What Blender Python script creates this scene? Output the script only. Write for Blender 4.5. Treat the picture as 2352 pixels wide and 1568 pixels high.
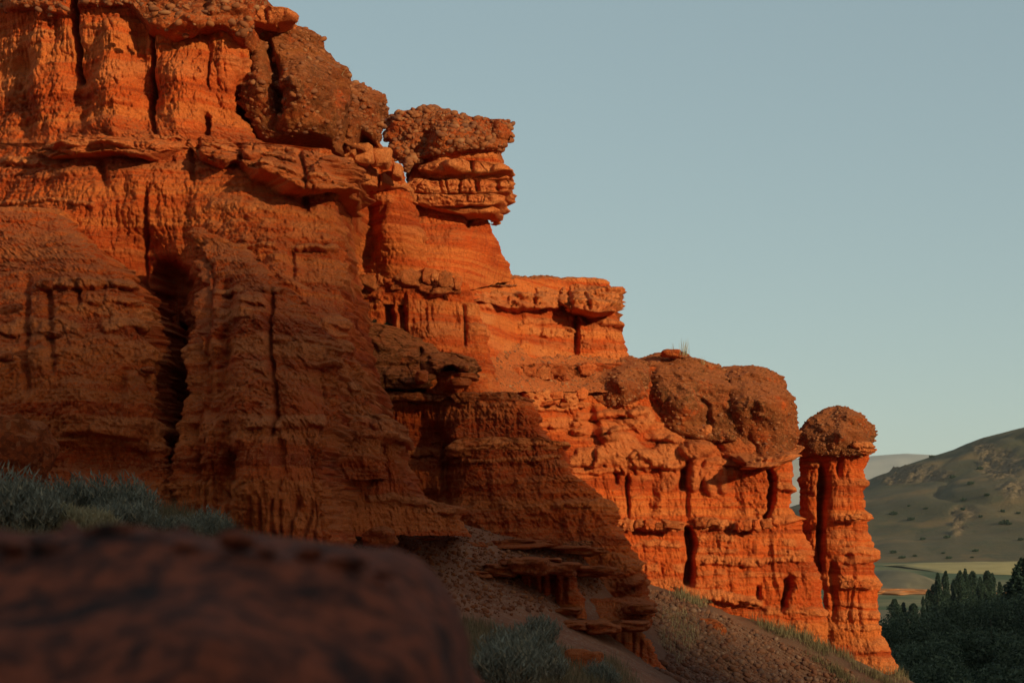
import bpy, math, random
import numpy as np
from mathutils import Vector, Euler, Matrix
random.seed(7); rng = np.random.default_rng(7)
for o in list(bpy.data.objects): bpy.data.objects.remove(o)
sc = bpy.context.scene
COL = sc.collection
# ------------------------------------------------------------------ camera
# picture measures below are in pixels of a 2352 x 1568 copy of the photograph
W, H, LENS = 2352.0, 1568.0, 70.0
F = LENS / 36.0 * W
CX, HY = W / 2, 1255.0                       # HY: row of eye level
cam = bpy.data.cameras.new('camera'); camo = bpy.data.objects.new('camera', cam); COL.objects.link(camo)
camo.location = (0, 0, 0); camo.rotation_euler = (math.radians(90), 0, 0)
cam.lens = LENS; cam.sensor_width = 36; cam.sensor_fit = 'HORIZONTAL'
cam.shift_y = (HY - H / 2) / W
cam.clip_start = 0.05; cam.clip_end = 20000
cam.dof.use_dof = True; cam.dof.focus_distance = 47; cam.dof.aperture_fstop = 4.0
sc.camera = camo
# ------------------------------------------------------------------ light
SUN_EL, SUN_AZ = 14.0, 42.0                  # behind the camera, to its right
TAN = math.tan(math.radians(SUN_EL))
ldir = Vector((-math.sin(math.radians(SUN_AZ)), math.cos(math.radians(SUN_AZ)), -TAN)).normalized()
world = bpy.data.worlds.new('World'); sc.world = world; world.use_nodes = True
nt = world.node_tree; nt.nodes.clear()
sky = nt.nodes.new('ShaderNodeTexSky'); sky.sky_type = 'NISHITA'; sky.sun_disc = False
sky.sun_elevation = math.radians(SUN_EL)
sky.sun_rotation = math.atan2(-ldir.x, -ldir.y)
sky.air_density = 1.0; sky.dust_density = 0.7; sky.ozone_density = 1.5; sky.altitude = 1600
hs = nt.nodes.new('ShaderNodeGamma'); hs.inputs['Gamma'].default_value = 0.4   # even, hazy evening sky
bg = nt.nodes.new('ShaderNodeBackground'); bg.inputs[1].default_value = 0.131
wo = nt.nodes.new('ShaderNodeOutputWorld')
gr = nt.nodes.new('ShaderNodeMix'); gr.data_type = 'RGBA'; gr.blend_type = 'MULTIPLY'; gr.inputs[0].default_value = 1.0; gr.inputs[7].default_value = (0.985, 1.09, 1.00, 1)
nt.links.new(sky.outputs[0], hs.inputs['Color']); nt.links.new(hs.outputs[0], gr.inputs[6]); nt.links.new(gr.outputs[2], bg.inputs[0]); nt.links.new(bg.outputs[0], wo.inputs[0])
sun = bpy.data.lights.new('sun', 'SUN'); sun.energy = 2.2; sun.angle = math.radians(0.53); sun.color = (1.0, 0.98, 0.58)
suno = bpy.data.objects.new('sun', sun); COL.objects.link(suno)
suno.rotation_euler = ldir.to_track_quat('-Z', 'Y').to_euler()
vs = sc.view_settings; vs.view_transform = 'Standard'; vs.look = 'None'; vs.exposure = 0.92; vs.gamma = 1.0; vs.use_curve_mapping = False
sc.render.engine = 'CYCLES'
# ------------------------------------------------------------------ noise
PERM = np.tile(rng.permutation(256).astype(np.int32), 2)
GR = rng.normal(size=(256, 3)).astype(np.float32); GR /= np.linalg.norm(GR, axis=1)[:, None]
def per(x, y, z=0.0):
    x, y, z = np.broadcast_arrays(np.asarray(x, np.float32), np.asarray(y, np.float32), np.asarray(z, np.float32))
    xi = np.floor(x).astype(np.int32); yi = np.floor(y).astype(np.int32); zi = np.floor(z).astype(np.int32)
    xf = x - xi; yf = y - yi; zf = z - zi
    xi &= 255; yi &= 255; zi &= 255
    u = xf*xf*xf*(xf*(xf*6-15)+10); v = yf*yf*yf*(yf*(yf*6-15)+10); w = zf*zf*zf*(zf*(zf*6-15)+10)
    a = PERM[xi]; b = PERM[(xi+1) & 255]
    aa = PERM[(a+yi) & 255]; ab = PERM[(a+yi+1) & 255]; ba = PERM[(b+yi) & 255]; bb = PERM[(b+yi+1) & 255]
    def g(h, dz, X, Y, Z):
        q = GR[PERM[(h+zi+dz) & 255]]
        return q[..., 0]*X + q[..., 1]*Y + q[..., 2]*Z
    def lp(t, p, q): return p + t*(q-p)
    n0 = lp(v, lp(u, g(aa,0,xf,yf,zf), g(ba,0,xf-1,yf,zf)), lp(u, g(ab,0,xf,yf-1,zf), g(bb,0,xf-1,yf-1,zf)))
    n1 = lp(v, lp(u, g(aa,1,xf,yf,zf-1), g(ba,1,xf-1,yf,zf-1)), lp(u, g(ab,1,xf,yf-1,zf-1), g(bb,1,xf-1,yf-1,zf-1)))
    return lp(w, n0, n1) * 1.5
def fbm(x, y, z, o=4, g=0.5, l=2.03):
    s = 0; a = 1.0
    for i in range(o):
        s = s + a*per(x+i*7.3, y+i*3.1, z+i*5.7); x = x*l; y = y*l; z = z*l; a *= g
    return s
def billow(x, y, z, o=3, g=0.5):
    s = 0; a = 1.0
    for i in range(o):
        s = s + a*(np.abs(per(x+i*9.1, y+i*2.7, z+i*4.3))*2-0.5); x = x*2.03; y = y*2.03; z = z*2.03; a *= g
    return s
def hsh(i, j):
    return PERM[(PERM[i & 255] + j) & 255] / 255.0, PERM[(PERM[(i+57) & 255] + j + 113) & 255] / 255.0
def wor(x, y):
    """2-D cell noise: nearest, second nearest distance and a cell value"""
    xi = np.floor(x).astype(np.int32); yi = np.floor(y).astype(np.int32)
    f1 = np.full(x.shape, 9.0, np.float32); f2 = f1.copy(); cv = np.zeros_like(f1)
    for a in (-1, 0, 1):
        for b in (-1, 0, 1):
            h1, h2 = hsh(xi+a, yi+b)
            d = np.hypot(xi+a+0.15+0.7*h1-x, yi+b+0.15+0.7*h2-y).astype(np.float32)
            m = d < f1
            f2 = np.where(m, f1, np.minimum(f2, d)); f1 = np.where(m, d, f1); cv = np.where(m, h1, cv)
    return f1, f2, cv
def sst(a, b, x):
    t = np.clip((x-a)/(b-a), 0, 1); return t*t*(3-2*t)
def rbf(pts, vals):
    pts = np.array(pts, float); vals = np.array(vals, float); n = len(pts)
    K = np.linalg.norm(pts[:, None]-pts[None], axis=2)
    A = np.zeros((n+3, n+3)); A[:n, :n] = K; A[:n, n] = 1; A[:n, n+1:] = pts; A[n, :n] = 1; A[n+1:, :n] = pts.T
    s = np.linalg.lstsq(A, np.concatenate([vals, [0, 0, 0]]), rcond=None)[0]
    def f(x, y):
        out = s[n] + s[n+1]*x + s[n+2]*y
        for (a, b), c in zip(pts, s[:n]): out = out + c*np.sqrt((x-a)**2+(y-b)**2)
        return out
    return f
# ------------------------------------------------------------------ objects
def tag(o, label=None, cat=None, group=None, kind=None):
    if label: o['label'] = label
    if cat: o['category'] = cat
    if group: o['group'] = group
    if kind: o['kind'] = kind
    return o
def thing(name, label, cat, loc=(0, 0, 0), group=None):
    o = bpy.data.objects.new(name, None); COL.objects.link(o); o.location = loc; o.empty_display_size = 0.2
    return tag(o, label, cat, group)
def link(name, me, parent=None, loc=None, rot=None, scl=None):
    o = bpy.data.objects.new(name, me); COL.objects.link(o)
    if parent is not None:
        o.parent = parent
        if loc is None: loc = (0, 0, 0); 
        o.location = Vector(loc) - Vector(parent_world(parent))
    elif loc is not None: o.location = loc
    if rot is not None: o.rotation_euler = rot
    if scl is not None: o.scale = scl
    return o
def parent_world(p):
    v = Vector(p.location)
    while p.parent is not None:
        p = p.parent; v = v + Vector(p.location)
    return v
def mesh_np(name, V, Q, mat, attrs=None, smooth=True):
    """mesh from numpy vertices and an (n,k) face array"""
    me = bpy.data.meshes.new(name); V = np.asarray(V, np.float32); Q = np.asarray(Q, np.int32); k = Q.shape[1]
    me.vertices.add(len(V)); me.vertices.foreach_set('co', V.ravel())
    me.loops.add(Q.size); me.loops.foreach_set('vertex_index', Q.ravel())
    me.polygons.add(len(Q)); me.polygons.foreach_set('loop_start', np.arange(0, Q.size, k, dtype=np.int32))
    if smooth: me.polygons.foreach_set('use_smooth', np.ones(len(Q), bool))
    for nme, a in (attrs or {}).items():
        at = me.attributes.new(nme, 'FLOAT', 'POINT'); at.data.foreach_set('value', np.asarray(a, np.float32).ravel())
    me.update(calc_edges=True); me.validate()
    if mat: me.materials.append(mat)
    return me
def PT(px, py, Y): return Vector(((px-CX)/F*Y, Y, (HY-py)/F*Y))
# ------------------------------------------------------------------ materials
class NT:
    def __init__(s, name):
        s.m = bpy.data.materials.new(name); s.m.use_nodes = True; s.t = s.m.node_tree; s.t.nodes.clear()
        s.out = s.n('ShaderNodeOutputMaterial'); s.b = s.n('ShaderNodeBsdfPrincipled')
        s.b.inputs['Roughness'].default_value = 0.95; s.b.inputs['Specular IOR Level'].default_value = 0.12
        s.l(s.b.outputs[0], s.out.inputs[0])
    def n(s, k, **kw):
        x = s.t.nodes.new(k)
        for a, v in kw.items(): setattr(x, a, v)
        return x
    def l(s, a, b): s.t.links.new(a, b)
    def pos(s, scale=(1, 1, 1)):
        g = s.n('ShaderNodeNewGeometry'); m = s.n('ShaderNodeVectorMath', operation='MULTIPLY'); m.inputs[1].default_value = scale
        s.l(g.outputs['Position'], m.inputs[0]); return m.outputs[0]
    def noise(s, scale, detail=4, vec=None, rough=0.55, dist=0.0):
        x = s.n('ShaderNodeTexNoise'); x.inputs['Scale'].default_value = scale; x.inputs['Detail'].default_value = detail
        x.inputs['Roughness'].default_value = rough; x.inputs['Distortion'].default_value = dist
        s.l(vec if vec is not None else s.pos(), x.inputs['Vector']); return x.outputs[0]
    def ramp(s, v, a, b, lo=0.0, hi=1.0):
        x = s.n('ShaderNodeMapRange'); x.interpolation_type = 'SMOOTHSTEP'
        x.inputs[1].default_value = a; x.inputs[2].default_value = b; x.inputs[3].default_value = lo; x.inputs[4].default_value = hi
        s.l(v, x.inputs[0]); return x.outputs[0]
    def math(s, op, a, b=None):
        x = s.n('ShaderNodeMath', operation=op)
        for i, v in enumerate((a, b)):
            if v is None: continue
            if isinstance(v, (int, float)): x.inputs[i].default_value = v
            else: s.l(v, x.inputs[i])
        return x.outputs[0]
    def mix(s, f, a, b, mode='MIX'):
        x = s.n('ShaderNodeMix', data_type='RGBA', blend_type=mode)
        if isinstance(f, (int, float)): x.inputs[0].default_value = f
        else: s.l(f, x.inputs[0])
        for i, v in ((6, a), (7, b)):
            if isinstance(v, tuple): x.inputs[i].default_value = (*v[:3], 1)
            else: s.l(v, x.inputs[i])
        return x.outputs[2]
    def attr(s, name): return s.n('ShaderNodeAttribute', attribute_name=name).outputs['Fac']
    def bump(s, h, strength, dist, prev=None):
        x = s.n('ShaderNodeBump'); x.inputs['Strength'].default_value = strength; x.inputs['Distance'].default_value = dist
        s.l(h, x.inputs['Height'])
        if prev is not None: s.l(prev, x.inputs['Normal'])
        return x.outputs[0]
    def col(s, c): s.l(c, s.b.inputs['Base Color']) if not isinstance(c, tuple) else setattr(s.b.inputs['Base Color'], 'default_value', (*c, 1))
    def nor(s, n): s.l(n, s.b.inputs['Normal'])
def rock_material():
    m = NT('red_rock')
    big = m.noise(0.35, 3); med = m.noise(2.2, 5, rough=0.6); fine = m.noise(22, 4, rough=0.65)
    streak = m.noise(1.0, 4, m.pos((3.2, 3.2, 0.35)), 0.6)
    lam = m.noise(1.0, 3, m.pos((0.35, 0.35, 7.0)), 0.6)
    c = m.mix(m.ramp(big, 0.35, 0.65), (0.41, 0.068, 0.0135), (0.49, 0.096, 0.0195))
    c = m.mix(m.ramp(med, 0.42, 0.72, 0, 0.55), c, (0.29, 0.050, 0.013))
    c = m.mix(m.ramp(streak, 0.52, 0.75, 0, 0.5), c, (0.50, 0.135, 0.035))
    c = m.mix(m.ramp(lam, 0.48, 0.66, 0, 0.55), c, (0.56, 0.165, 0.050))
    lam0 = m.noise(1.0, 4, m.pos((0.05, 0.05, 1.9)), 0.6, 0.3); c = m.mix(m.ramp(lam0, 0.52, 0.60, 0, 0.7), c, (0.54, 0.185, 0.055)); c = m.mix(m.ramp(lam0, 0.47, 0.40, 0, 0.7), c, (0.235, 0.034, 0.008))
    lam2 = m.noise(1.0, 3, m.pos((0.9, 0.9, 19.0)), 0.65); c = m.mix(m.ramp(lam2, 0.55, 0.68, 0, 0.35), c, (0.58, 0.19, 0.062)); c = m.mix(m.ramp(lam2, 0.45, 0.33, 0, 0.35), c, (0.26, 0.042, 0.011))
    rill = m.noise(1.0, 3, m.pos((11, 11, 0.9)), 0.6); c = m.mix(m.ramp(rill, 0.56, 0.7, 0, 0.45), c, (0.24, 0.040, 0.011))
    bed = m.math('MULTIPLY', m.attr('bed'), m.ramp(med, 0.25, 0.55, 0.45, 1.0))
    tan = m.mix(m.ramp(fine, 0.35, 0.65), (0.47, 0.175, 0.068), (0.58, 0.245, 0.100))
    c = m.mix(bed, c, tan)
    vor = m.n('ShaderNodeTexVoronoi'); vor.inputs['Scale'].default_value = 16; m.l(m.pos(), vor.inputs['Vector'])
    sepv = m.n('ShaderNodeSeparateColor'); m.l(vor.outputs['Color'], sepv.inputs[0])
    cg = m.mix(m.ramp(sepv.outputs[0], 0.2, 0.9), (0.115, 0.032, 0.012), (0.27, 0.068, 0.021))
    cg = m.mix(m.ramp(sepv.outputs[1], 0.82, 0.95), cg, (0.30, 0.13, 0.065))
    cg = m.mix(m.ramp(med, 0.5, 0.7, 0, 0.6), cg, (0.27, 0.066, 0.020))
    c = m.mix(m.attr('cong'), c, cg)
    lich = m.mix(m.ramp(fine, 0.4, 0.6), (0.055, 0.040, 0.019), (0.105, 0.062, 0.026))
    c = m.mix(m.math('MULTIPLY', m.attr('lichen'), m.ramp(med, 0.32, 0.50)), c, lich)
    g = m.n('ShaderNodeNewGeometry'); sx = m.n('ShaderNodeSeparateXYZ'); m.l(g.outputs['True Normal'], sx.inputs[0])
    dust = m.mix(m.ramp(fine, 0.3, 0.7), (0.33, 0.110, 0.043), (0.43, 0.165, 0.070))
    c = m.mix(m.ramp(sx.outputs[2], 0.5, 0.9, 0, 0.65), c, dust)
    gr = m.noise(45, 3, rough=0.7); c = m.mix(m.ramp(gr, 0.5, 0.72, 0, 0.55), c, (0.16, 0.034, 0.012))
    c = m.mix(m.ramp(gr, 0.30, 0.42, 0.4, 0), c, (0.60, 0.20, 0.07))
    c = m.mix(1.0, c, (1.60, 1.08, 0.80), 'MULTIPLY'); m.col(c)
    n = m.bump(fine, 1.0, 0.09); n = m.bump(m.noise(60, 3, rough=0.7), 0.8, 0.03, n)
    n = m.bump(vor.outputs['Distance'], 0.25, 0.03, n)
    m.nor(n); return m.m
def simple_mat(name, c1, c2, scale=6.0, bump=0.4, bd=0.03, c3=None, fine=40, rough=0.95):
    m = NT(name); m.b.inputs['Roughness'].default_value = rough
    a = m.noise(scale, 5, rough=0.6); c = m.mix(m.ramp(a, 0.35, 0.65), c1, c2)
    if c3: c = m.mix(m.ramp(m.noise(scale*0.31, 3), 0.5, 0.68), c, c3)
    m.col(c); m.nor(m.bump(m.noise(fine, 4, rough=0.65), bump, bd)); return m.m
def obj_random_mat(name, cols, bump=0.5, bd=0.02, fine=30):
    """colour differs from object to object, and with the 'tone' attribute where a mesh joins many pieces"""
    m = NT(name); oi = m.n('ShaderNodeObjectInfo')
    v = m.math('FRACT', m.math('ADD', oi.outputs['Random'], m.attr('tone')))
    cr = m.n('ShaderNodeValToRGB'); cr.color_ramp.interpolation = 'LINEAR'
    while len(cr.color_ramp.elements) < len(cols): cr.color_ramp.elements.new(0.5)
    for i, (e, c) in enumerate(zip(cr.color_ramp.elements, cols)): e.position = i/(len(cols)-1); e.color = (*c, 1)
    m.l(v, cr.inputs[0])
    c = m.mix(m.ramp(m.noise(9, 4), 0.35, 0.7, 0, 0.5), cr.outputs[0], m.mix(0.55, cr.outputs[0], (0.30, 0.08, 0.025)))
    c = m.mix(1.0, c, (0.95, 0.93, 0.92), 'MULTIPLY'); m.col(c); m.nor(m.bump(m.noise(fine, 3), bump, bd)); return m.m
M_ROCK = rock_material()
M_COB = obj_random_mat('cobble_stone', [(0.16,0.046,0.020),(0.30,0.080,0.027),(0.21,0.066,0.032),(0.34,0.10,0.035),(0.18,0.062,0.034),(0.28,0.072,0.022),(0.36,0.145,0.066)])
M_STONE = obj_random_mat('scree_stone', [(0.10,0.040,0.026),(0.17,0.062,0.036),(0.13,0.068,0.050),(0.20,0.082,0.048),(0.12,0.040,0.023),(0.26,0.14,0.095),(0.16,0.058,0.033)])
M_BLOCK = obj_random_mat('sandstone_block', [(0.34,0.125,0.05),(0.45,0.185,0.08),(0.30,0.115,0.05),(0.42,0.15,0.055),(0.36,0.15,0.07)], 0.6, 0.03, 24)
exec_parts = []
# ------------------------------------------------------------------ rock faces
# relief features: functions of a context c (pixel grid PX, PY and metres X, Z), each returning (relief in metres, bed, conglomerate)
def ledge(path, th, out, under=0.4, bed=0.8, blocks=0.0, rough=1.0, cong=0.0, fade=14):
    xs = [p[0] for p in path]; ys = [p[1] for p in path]; sd = random.random()*90
    def f(c):
        yc = np.interp(c.PX, xs, ys) + th*rough*(0.45*per(c.PX/70, sd, 0) + 0.3*per(c.PX/22, sd, 3)+0.15*per(c.PX/7, c.PY/7, sd))
        fd = sst(xs[0]-fade*0.3, xs[0]+fade, c.PX)*(1-sst(xs[-1]-fade, xs[-1]+fade*0.3, c.PX))
        tv = th*(1+0.45*per(c.PX/55, sd+5, 1)+0.2*per(c.PX/13, sd, 7)); d = (c.PY-yc)/np.maximum(tv, 1)
        pr = np.where(d < 0, np.clip(1+d, 0, 1)**0.55, 1-0.25*np.clip(d, 0, 1)**3)
        pr = np.where(d > 1, 0.75-(0.75+under)*sst(1, 1.25, d), pr)
        pr = np.where(d > 1.25, -under*(1-sst(1.4, 2.6, d)), pr)
        pr = np.where(d < -1, 0, pr)
        o = out*(0.75+0.9*per(c.PX/45, sd+9, 2)+0.45*per(c.PX/15, c.PY/30, sd))
        if blocks:
            u = c.PX/blocks + 0.35*per(c.PX/40, c.PY/9, sd)
            a, b, cv = wor(u, np.zeros_like(u)+sd)
            o = o*(0.55+0.8*cv) - out*0.7*(1-sst(0.03, 0.16, b-a))*(np.abs(d) < 1.05)
        m = fd*sst(1.15, 0.75, np.abs(d))
        return pr*o*fd, m*bed, m*cong
    return f
def gully(path, w, depth, p=2.0, wob=1.0, skew=0.0, fade=20):
    ys = [q[1] for q in path]; xs = [q[0] for q in path]; sd = random.random()*90
    def f(c):
        xc = np.interp(c.PY, ys, xs) + w*wob*(0.6*per(c.PY/45, sd, 0)+0.35*per(c.PY/14, sd, 4))
        fd = sst(ys[0]-fade, ys[0]+fade, c.PY)*(1-sst(ys[-1]-fade, ys[-1]+fade, c.PY))
        wv = w*(1+0.5*per(c.PY/35, sd+3, 1)); d = (c.PX-xc)/np.maximum(wv, 1)
        if skew: d = np.where(d*skew > 0, d/(1+abs(skew)*3), d)
        return -depth*np.exp(-np.abs(d)**p)*fd, None, None
    return f
def bump(cx, cy, rx, ry, h, bed=0.0, cong=0.0, wob=0.25, p=2.0, sharp=0.5):
    sd = random.random()*90
    def f(c):
        r = (np.abs((c.PX-cx)/rx)**p + np.abs((c.PY-cy)/ry)**p)**(1/p)
        r = r*(1+wob*per(c.PX/(0.8*rx+6), c.PY/(0.8*ry+6), sd)+0.4*wob*per(c.PX/(0.3*rx+4), c.PY/(0.3*ry+4), sd))
        m = sst(1.05, 0.8, r)
        return h*np.clip(1-r*r, 0, 1)**sharp, m*bed, m*cong
    return f
def band(path, th, bed=0.7, out=0.05):
    xs = [p[0] for p in path]; ys = [p[1] for p in path]; sd = random.random()*90
    def f(c):
        yc = np.interp(c.PX, xs, ys)+th*(0.5*per(c.PX/60, sd, 0)+0.3*per(c.PX/17, sd, 2))
        d = np.abs(c.PY-yc)/th + 0.5*per(c.PX/20, c.PY/8, sd)
        m = sst(1.2, 0.6, d)*sst(-0.25, 0.25, per(c.PX/50, c.PY/50, sd+7)+0.15)
        m = m*sst(xs[0]-15, xs[0]+5, c.PX)*(1-sst(xs[-1]-5, xs[-1]+15, c.PX))
        return m*out, m*bed, None
    return f
def flutes(x0, x1, y0, y1, w, depth):
    """row of vertical ribs washed out of soft mudstone"""
    sd = random.random()*90
    def f(c):
        u = c.PX/w + 0.6*per(c.PX/(3*w), c.PY/140, sd) + 0.25*per(c.PX/w, c.PY/60, sd+2)
        a, b, cv = wor(u, np.zeros_like(u)+sd+0.4*per(c.PY/200, sd, 0))
        e = 1-sst(0.0, 0.55, b-a)
        m = sst(x0-10, x0+20, c.PX)*(1-sst(x1-20, x1+10, c.PX))*sst(y0-12, y0+12, c.PY)*(1-sst(y1-40, y1+10, c.PY))
        return -depth*e*m*(0.5+cv), None, None
    return f
class Ctx: pass
def base_relief(c, kind, amp):
    X, Y, Z = c.X, c.Y, c.Z
    w = fbm(X*0.6, Y*0.6, Z*0.6, 2)
    if kind == 'mud':
        r = 0.20*per(X/1.3+w*0.8, Y/1.3, Z/5)
        r = r + 0.07*(0.4-np.abs(per(X/0.42+w, Y/0.42, Z/2.6))*1.6)
        r = r + 0.030*(0.4-np.abs(per(X/0.13+w*2, Y/0.13, Z/1.1))*1.6)
        r = r + 0.060*fbm(X/0.55, Y/0.55, Z/0.5, 5, 0.62)
        r = r - 0.030*sst(0.22, 0.0, np.abs(per(X/0.15+w*1.5, Y/0.15, Z/1.2)))*sst(-0.2, 0.3, per(X/1.5, Y/1.5, Z/1.1+3))
        r = r - 0.03*sst(0.2, 0.0, np.abs(per(X/0.07+w*2, Y/0.07, Z/0.55)))
        rg = sst(-0.3, 0.3, per(X/1.1+7, Y/1.1, Z/0.9))          # smoother and more crumbly patches
        r = r + (0.008+0.026*rg)*billow(X/0.14, Y/0.14, Z/0.13, 3, 0.6)
        jm = sst(-0.1, 0.35, per(X/1.7+2, Y/1.7, Z/1.3+4))
        a, b, cv = wor(X/0.42+0.25*Y+0.5*w, Z/0.46+0.3*w); r = r + jm*(0.045*(cv-0.5) - 0.035*(1-sst(0.0, 0.08, b-a)))
        a, b, cv = wor(X/0.17+0.25*Y+0.3*w, Z/0.20); r = r + (0.15+0.7*rg)*(0.028*(cv-0.5) - 0.018*(1-sst(0.0, 0.12, b-a)))
        a, b, cv = wor(X/0.075+0.2*Y, Z/0.07); r = r + (0.2+0.8*rg)*0.03*(0.5-a)
        zz = Z + 0.25*per(X/4, Y/4, 0)+0.05*per(X/0.7, Y/0.7, Z)
        s = per(zz/0.55, 3.3, 1)+0.6*per(zz/0.21, 8.3, 2)
        h = sst(0.10, 0.40, s)*sst(-0.35, 0.2, per(X/1.2, Y/1.2, Z/0.6+9))
        r = r + 0.06*h - 0.02*sst(0.0, -0.4, s)
        s2 = per(zz/0.085, 1.7, X/3.0)+0.5*per(zz/0.04, 6.1, X/1.5); r = r + 0.017*sst(0.05, 0.3, s2)*sst(-0.3, 0.3, per(X/0.7, Y/0.7, Z/0.8+2)) - 0.012*sst(-0.1, -0.4, s2)
        a, b, cv = wor(X/0.35+0.3*w, zz/0.28)
        r = r - 0.03*h*(1-sst(0.02, 0.14, b-a))
        bed = 0.55*h; cong = None
        # spalled hollows
        sp = sst(0.28, 0.55, per(X/0.8+3, Y/0.8, Z/1.0)); r = r - 0.045*sp*(0.6+0.4*per(X/0.1, Y/0.1, Z/0.1))
    elif kind == 'cong':
        r = 0.22*fbm(X/1.0, Y/1.0, Z/0.8, 5, 0.55)
        a, b, cv = wor(X/0.16+0.2*w, Z/0.13); r = r + 0.05*(0.6-a)*(cv > 0.3)
        a, b, cv = wor(X/0.075, Z/0.065+4); r = r + 0.022*(0.6-a)
        bed = None; cong = np.clip(0.75+0.7*per(X/0.8, Y/0.8, Z/0.5), 0, 1)
    elif kind == 'sand':
        r = 0.16*fbm(X/0.8, Y/0.8, Z/0.4, 5, 0.56)
        zz = Z + 0.06*per(X/1.5, Y/1.5, 0)+0.015*per(X/0.3, Y/0.3, Z/0.3)
        s = per(zz/0.09, 5.5, X/2.5)+0.7*per(zz/0.04, 1.5, X/1.2)
        r = r + 0.05*np.clip(s, -0.6, 0.4)
        a, b, cv = wor(X/0.55+0.5*w, zz/0.30); r = r - 0.07*(1-sst(0.02, 0.12, b-a))*(cv > 0.35)
        r = r + 0.022*billow(X/0.10, Y/0.10, Z/0.08, 2, .6)
        bed = np.clip(0.75+0.5*per(X/0.6, Y/0.6, Z/0.3), 0, 1); cong = None
    elif kind == 'talus':
        r = 0.10*fbm(X/0.7, Y/0.7, Z/0.5, 5, 0.6)
        a, b, cv = wor(X/0.10, Z/0.06); r = r + 0.03*(0.5-a)*(cv > 0.4)
        bed = np.full_like(X, 0.45); cong = np.full_like(X, 0.35)
    return r*amp, bed, cong
FRONT = {}
def wall(name, L, R, y0, y1, D, parent=None, kind='mud', rl=40, rr=40, rt=15, rb=0, k=1.0, back=4.0, bt=2.5, top=None, bot=None,
         feats=(), step=2.45, amp=1.0, lichen=0.0, mat=None, bed0=0.0, bedk=1.0, cong0=0.0, slope=0.02, close_bottom=False, taper=0.0):
    """a rock mass: its left and right edges per row, a depth field D (number or control points (px,py,metres)) and relief"""
    n = max(8, int((y1-y0)/step)); rows = np.linspace(y0, y1, n)
    xl = np.interp(rows, [p[0] for p in L], [p[1] for p in L]); xr = np.interp(rows, [p[0] for p in R], [p[1] for p in R])
    xr = np.maximum(xr, xl+4); wd = xr-xl
    RL = np.minimum(rl, 0.48*wd); RR = np.minimum(rr, 0.48*wd)
    nl = max(3, int(rl*1.5/step)) if rl > 0 else 1; nr = max(3, int(rr*1.5/step)) if rr > 0 else 1
    nm = max(4, int((wd.max()-min(rl, .48*wd.max())-min(rr, .48*wd.max()))/step)); nb = 9
    cols = []                                   # (px, recess px, angle, back metres)
    for i in range(nb, 0, -1): cols.append((xl, RL, -90, back*(i/nb)**1.5))
    for i in range(nl): a = -90+90*i/nl; cols.append((xl+RL*(1+math.sin(math.radians(a))), RL*(1-math.cos(math.radians(a))), a, 0))
    for i in range(nm+1): cols.append((xl+RL+(wd-RL-RR)*i/nm, 0*wd, 0, 0))
    for i in range(1, nr+1): a = 90*i/nr; cols.append((xr-RR*(1-math.sin(math.radians(a))), RR*(1-math.cos(math.radians(a))), a, 0))
    for i in range(1, nb+1): cols.append((xr, RR, 90, back*(i/nb)**1.5))
    PX = np.stack([c[0] for c in cols], 1); REC = np.stack([c[1] for c in cols], 1)*k
    ANG = np.radians(np.array([c[2] for c in cols]))[None, :]+0*PX; BK = np.array([c[3] for c in cols])[None, :]+0*PX
    PY = rows[:, None]+0*PX
    t = (PY-y0)/(y1-y0)
    if top is not None or bot is not None:
        ya = np.interp(PX, [p[0] for p in top], [p[1] for p in top]) if top is not None else y0
        yb = np.interp(PX, [p[0] for p in bot], [p[1] for p in bot]) if bot is not None else y1
        PY = ya + t*(yb-ya)
    hh = (y1-y0)
    if rt: e = np.clip(1-t*hh/rt, 0, 1); REC = REC + rt*(1-np.sqrt(1-np.minimum(e*e, 1)))
    if rb: e = np.clip(1-(1-t)*hh/rb, 0, 1); REC = REC + rb*(1-np.sqrt(1-np.minimum(e*e, 1)))
    if isinstance(D, (int, float)): DY = np.full_like(PX, float(D))
    else: DY = rbf([(a/100, b/100) for a, b, _ in D], [d for _, _, d in D])(PX/100, PY/100)
    Yd = DY + REC/F*DY + BK
    # positions: the picture ray fixes x and z on the face; the flanks run straight back
    Xw = (PX-CX)/F*(DY + REC/F*DY*0); Zw = (HY-PY)/F*DY
    c = Ctx(); c.PX, c.PY, c.X, c.Y, c.Z = PX, PY, Xw.astype(np.float32), Yd.astype(np.float32), Zw.astype(np.float32)
    rel, bed, cong = base_relief(c, kind, amp)
    bed = bed if bed is not None else np.zeros_like(PX); cong = cong if cong is not None else np.zeros_like(PX)
    bed = np.maximum(bed*bedk, bed0); cong = np.maximum(cong, cong0)
    for f in feats:
        a, b, g = f(c); rel = rel + a
        if b is not None: bed = np.maximum(bed, b)
        if g is not None: cong = np.maximum(cong, g)
    nx, ny = np.sin(ANG), -np.cos(ANG)
    Xw = Xw + nx*rel - np.sign(ANG)*np.minimum(taper*BK, 0.42*wd[:, None]/F*DY); Yw = Yd + ny*rel; Zw = Zw + 0.03*per(Xw/0.3, Yd/0.3, Zw/0.3)
    V = np.stack([Xw, Yw, Zw], 2); A = [bed, cong]
    nt_ = 10
    def cap_rows(edge, s):
        out = []
        mid = edge[:, :].mean(0)
        for i in range(1, nt_+1):
            q = (i/nt_)**1.3; r = edge.copy(); 
            r[:, 0] = edge[:, 0] + (mid[0]-edge[:, 0])*0.25*q
            r[:, 1] = edge[:, 1] + (bt*q)*np.clip(1-(edge[:, 1]-edge[:, 1].min())/max(back, .1), 0.05, 1)
            r[:, 2] = edge[:, 2] + s*slope*bt*q*(1-0.3*q) + 0.05*per(r[:, 0]/0.3, r[:, 1]/0.3, 0)
            out.append(r)
        return out
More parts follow.
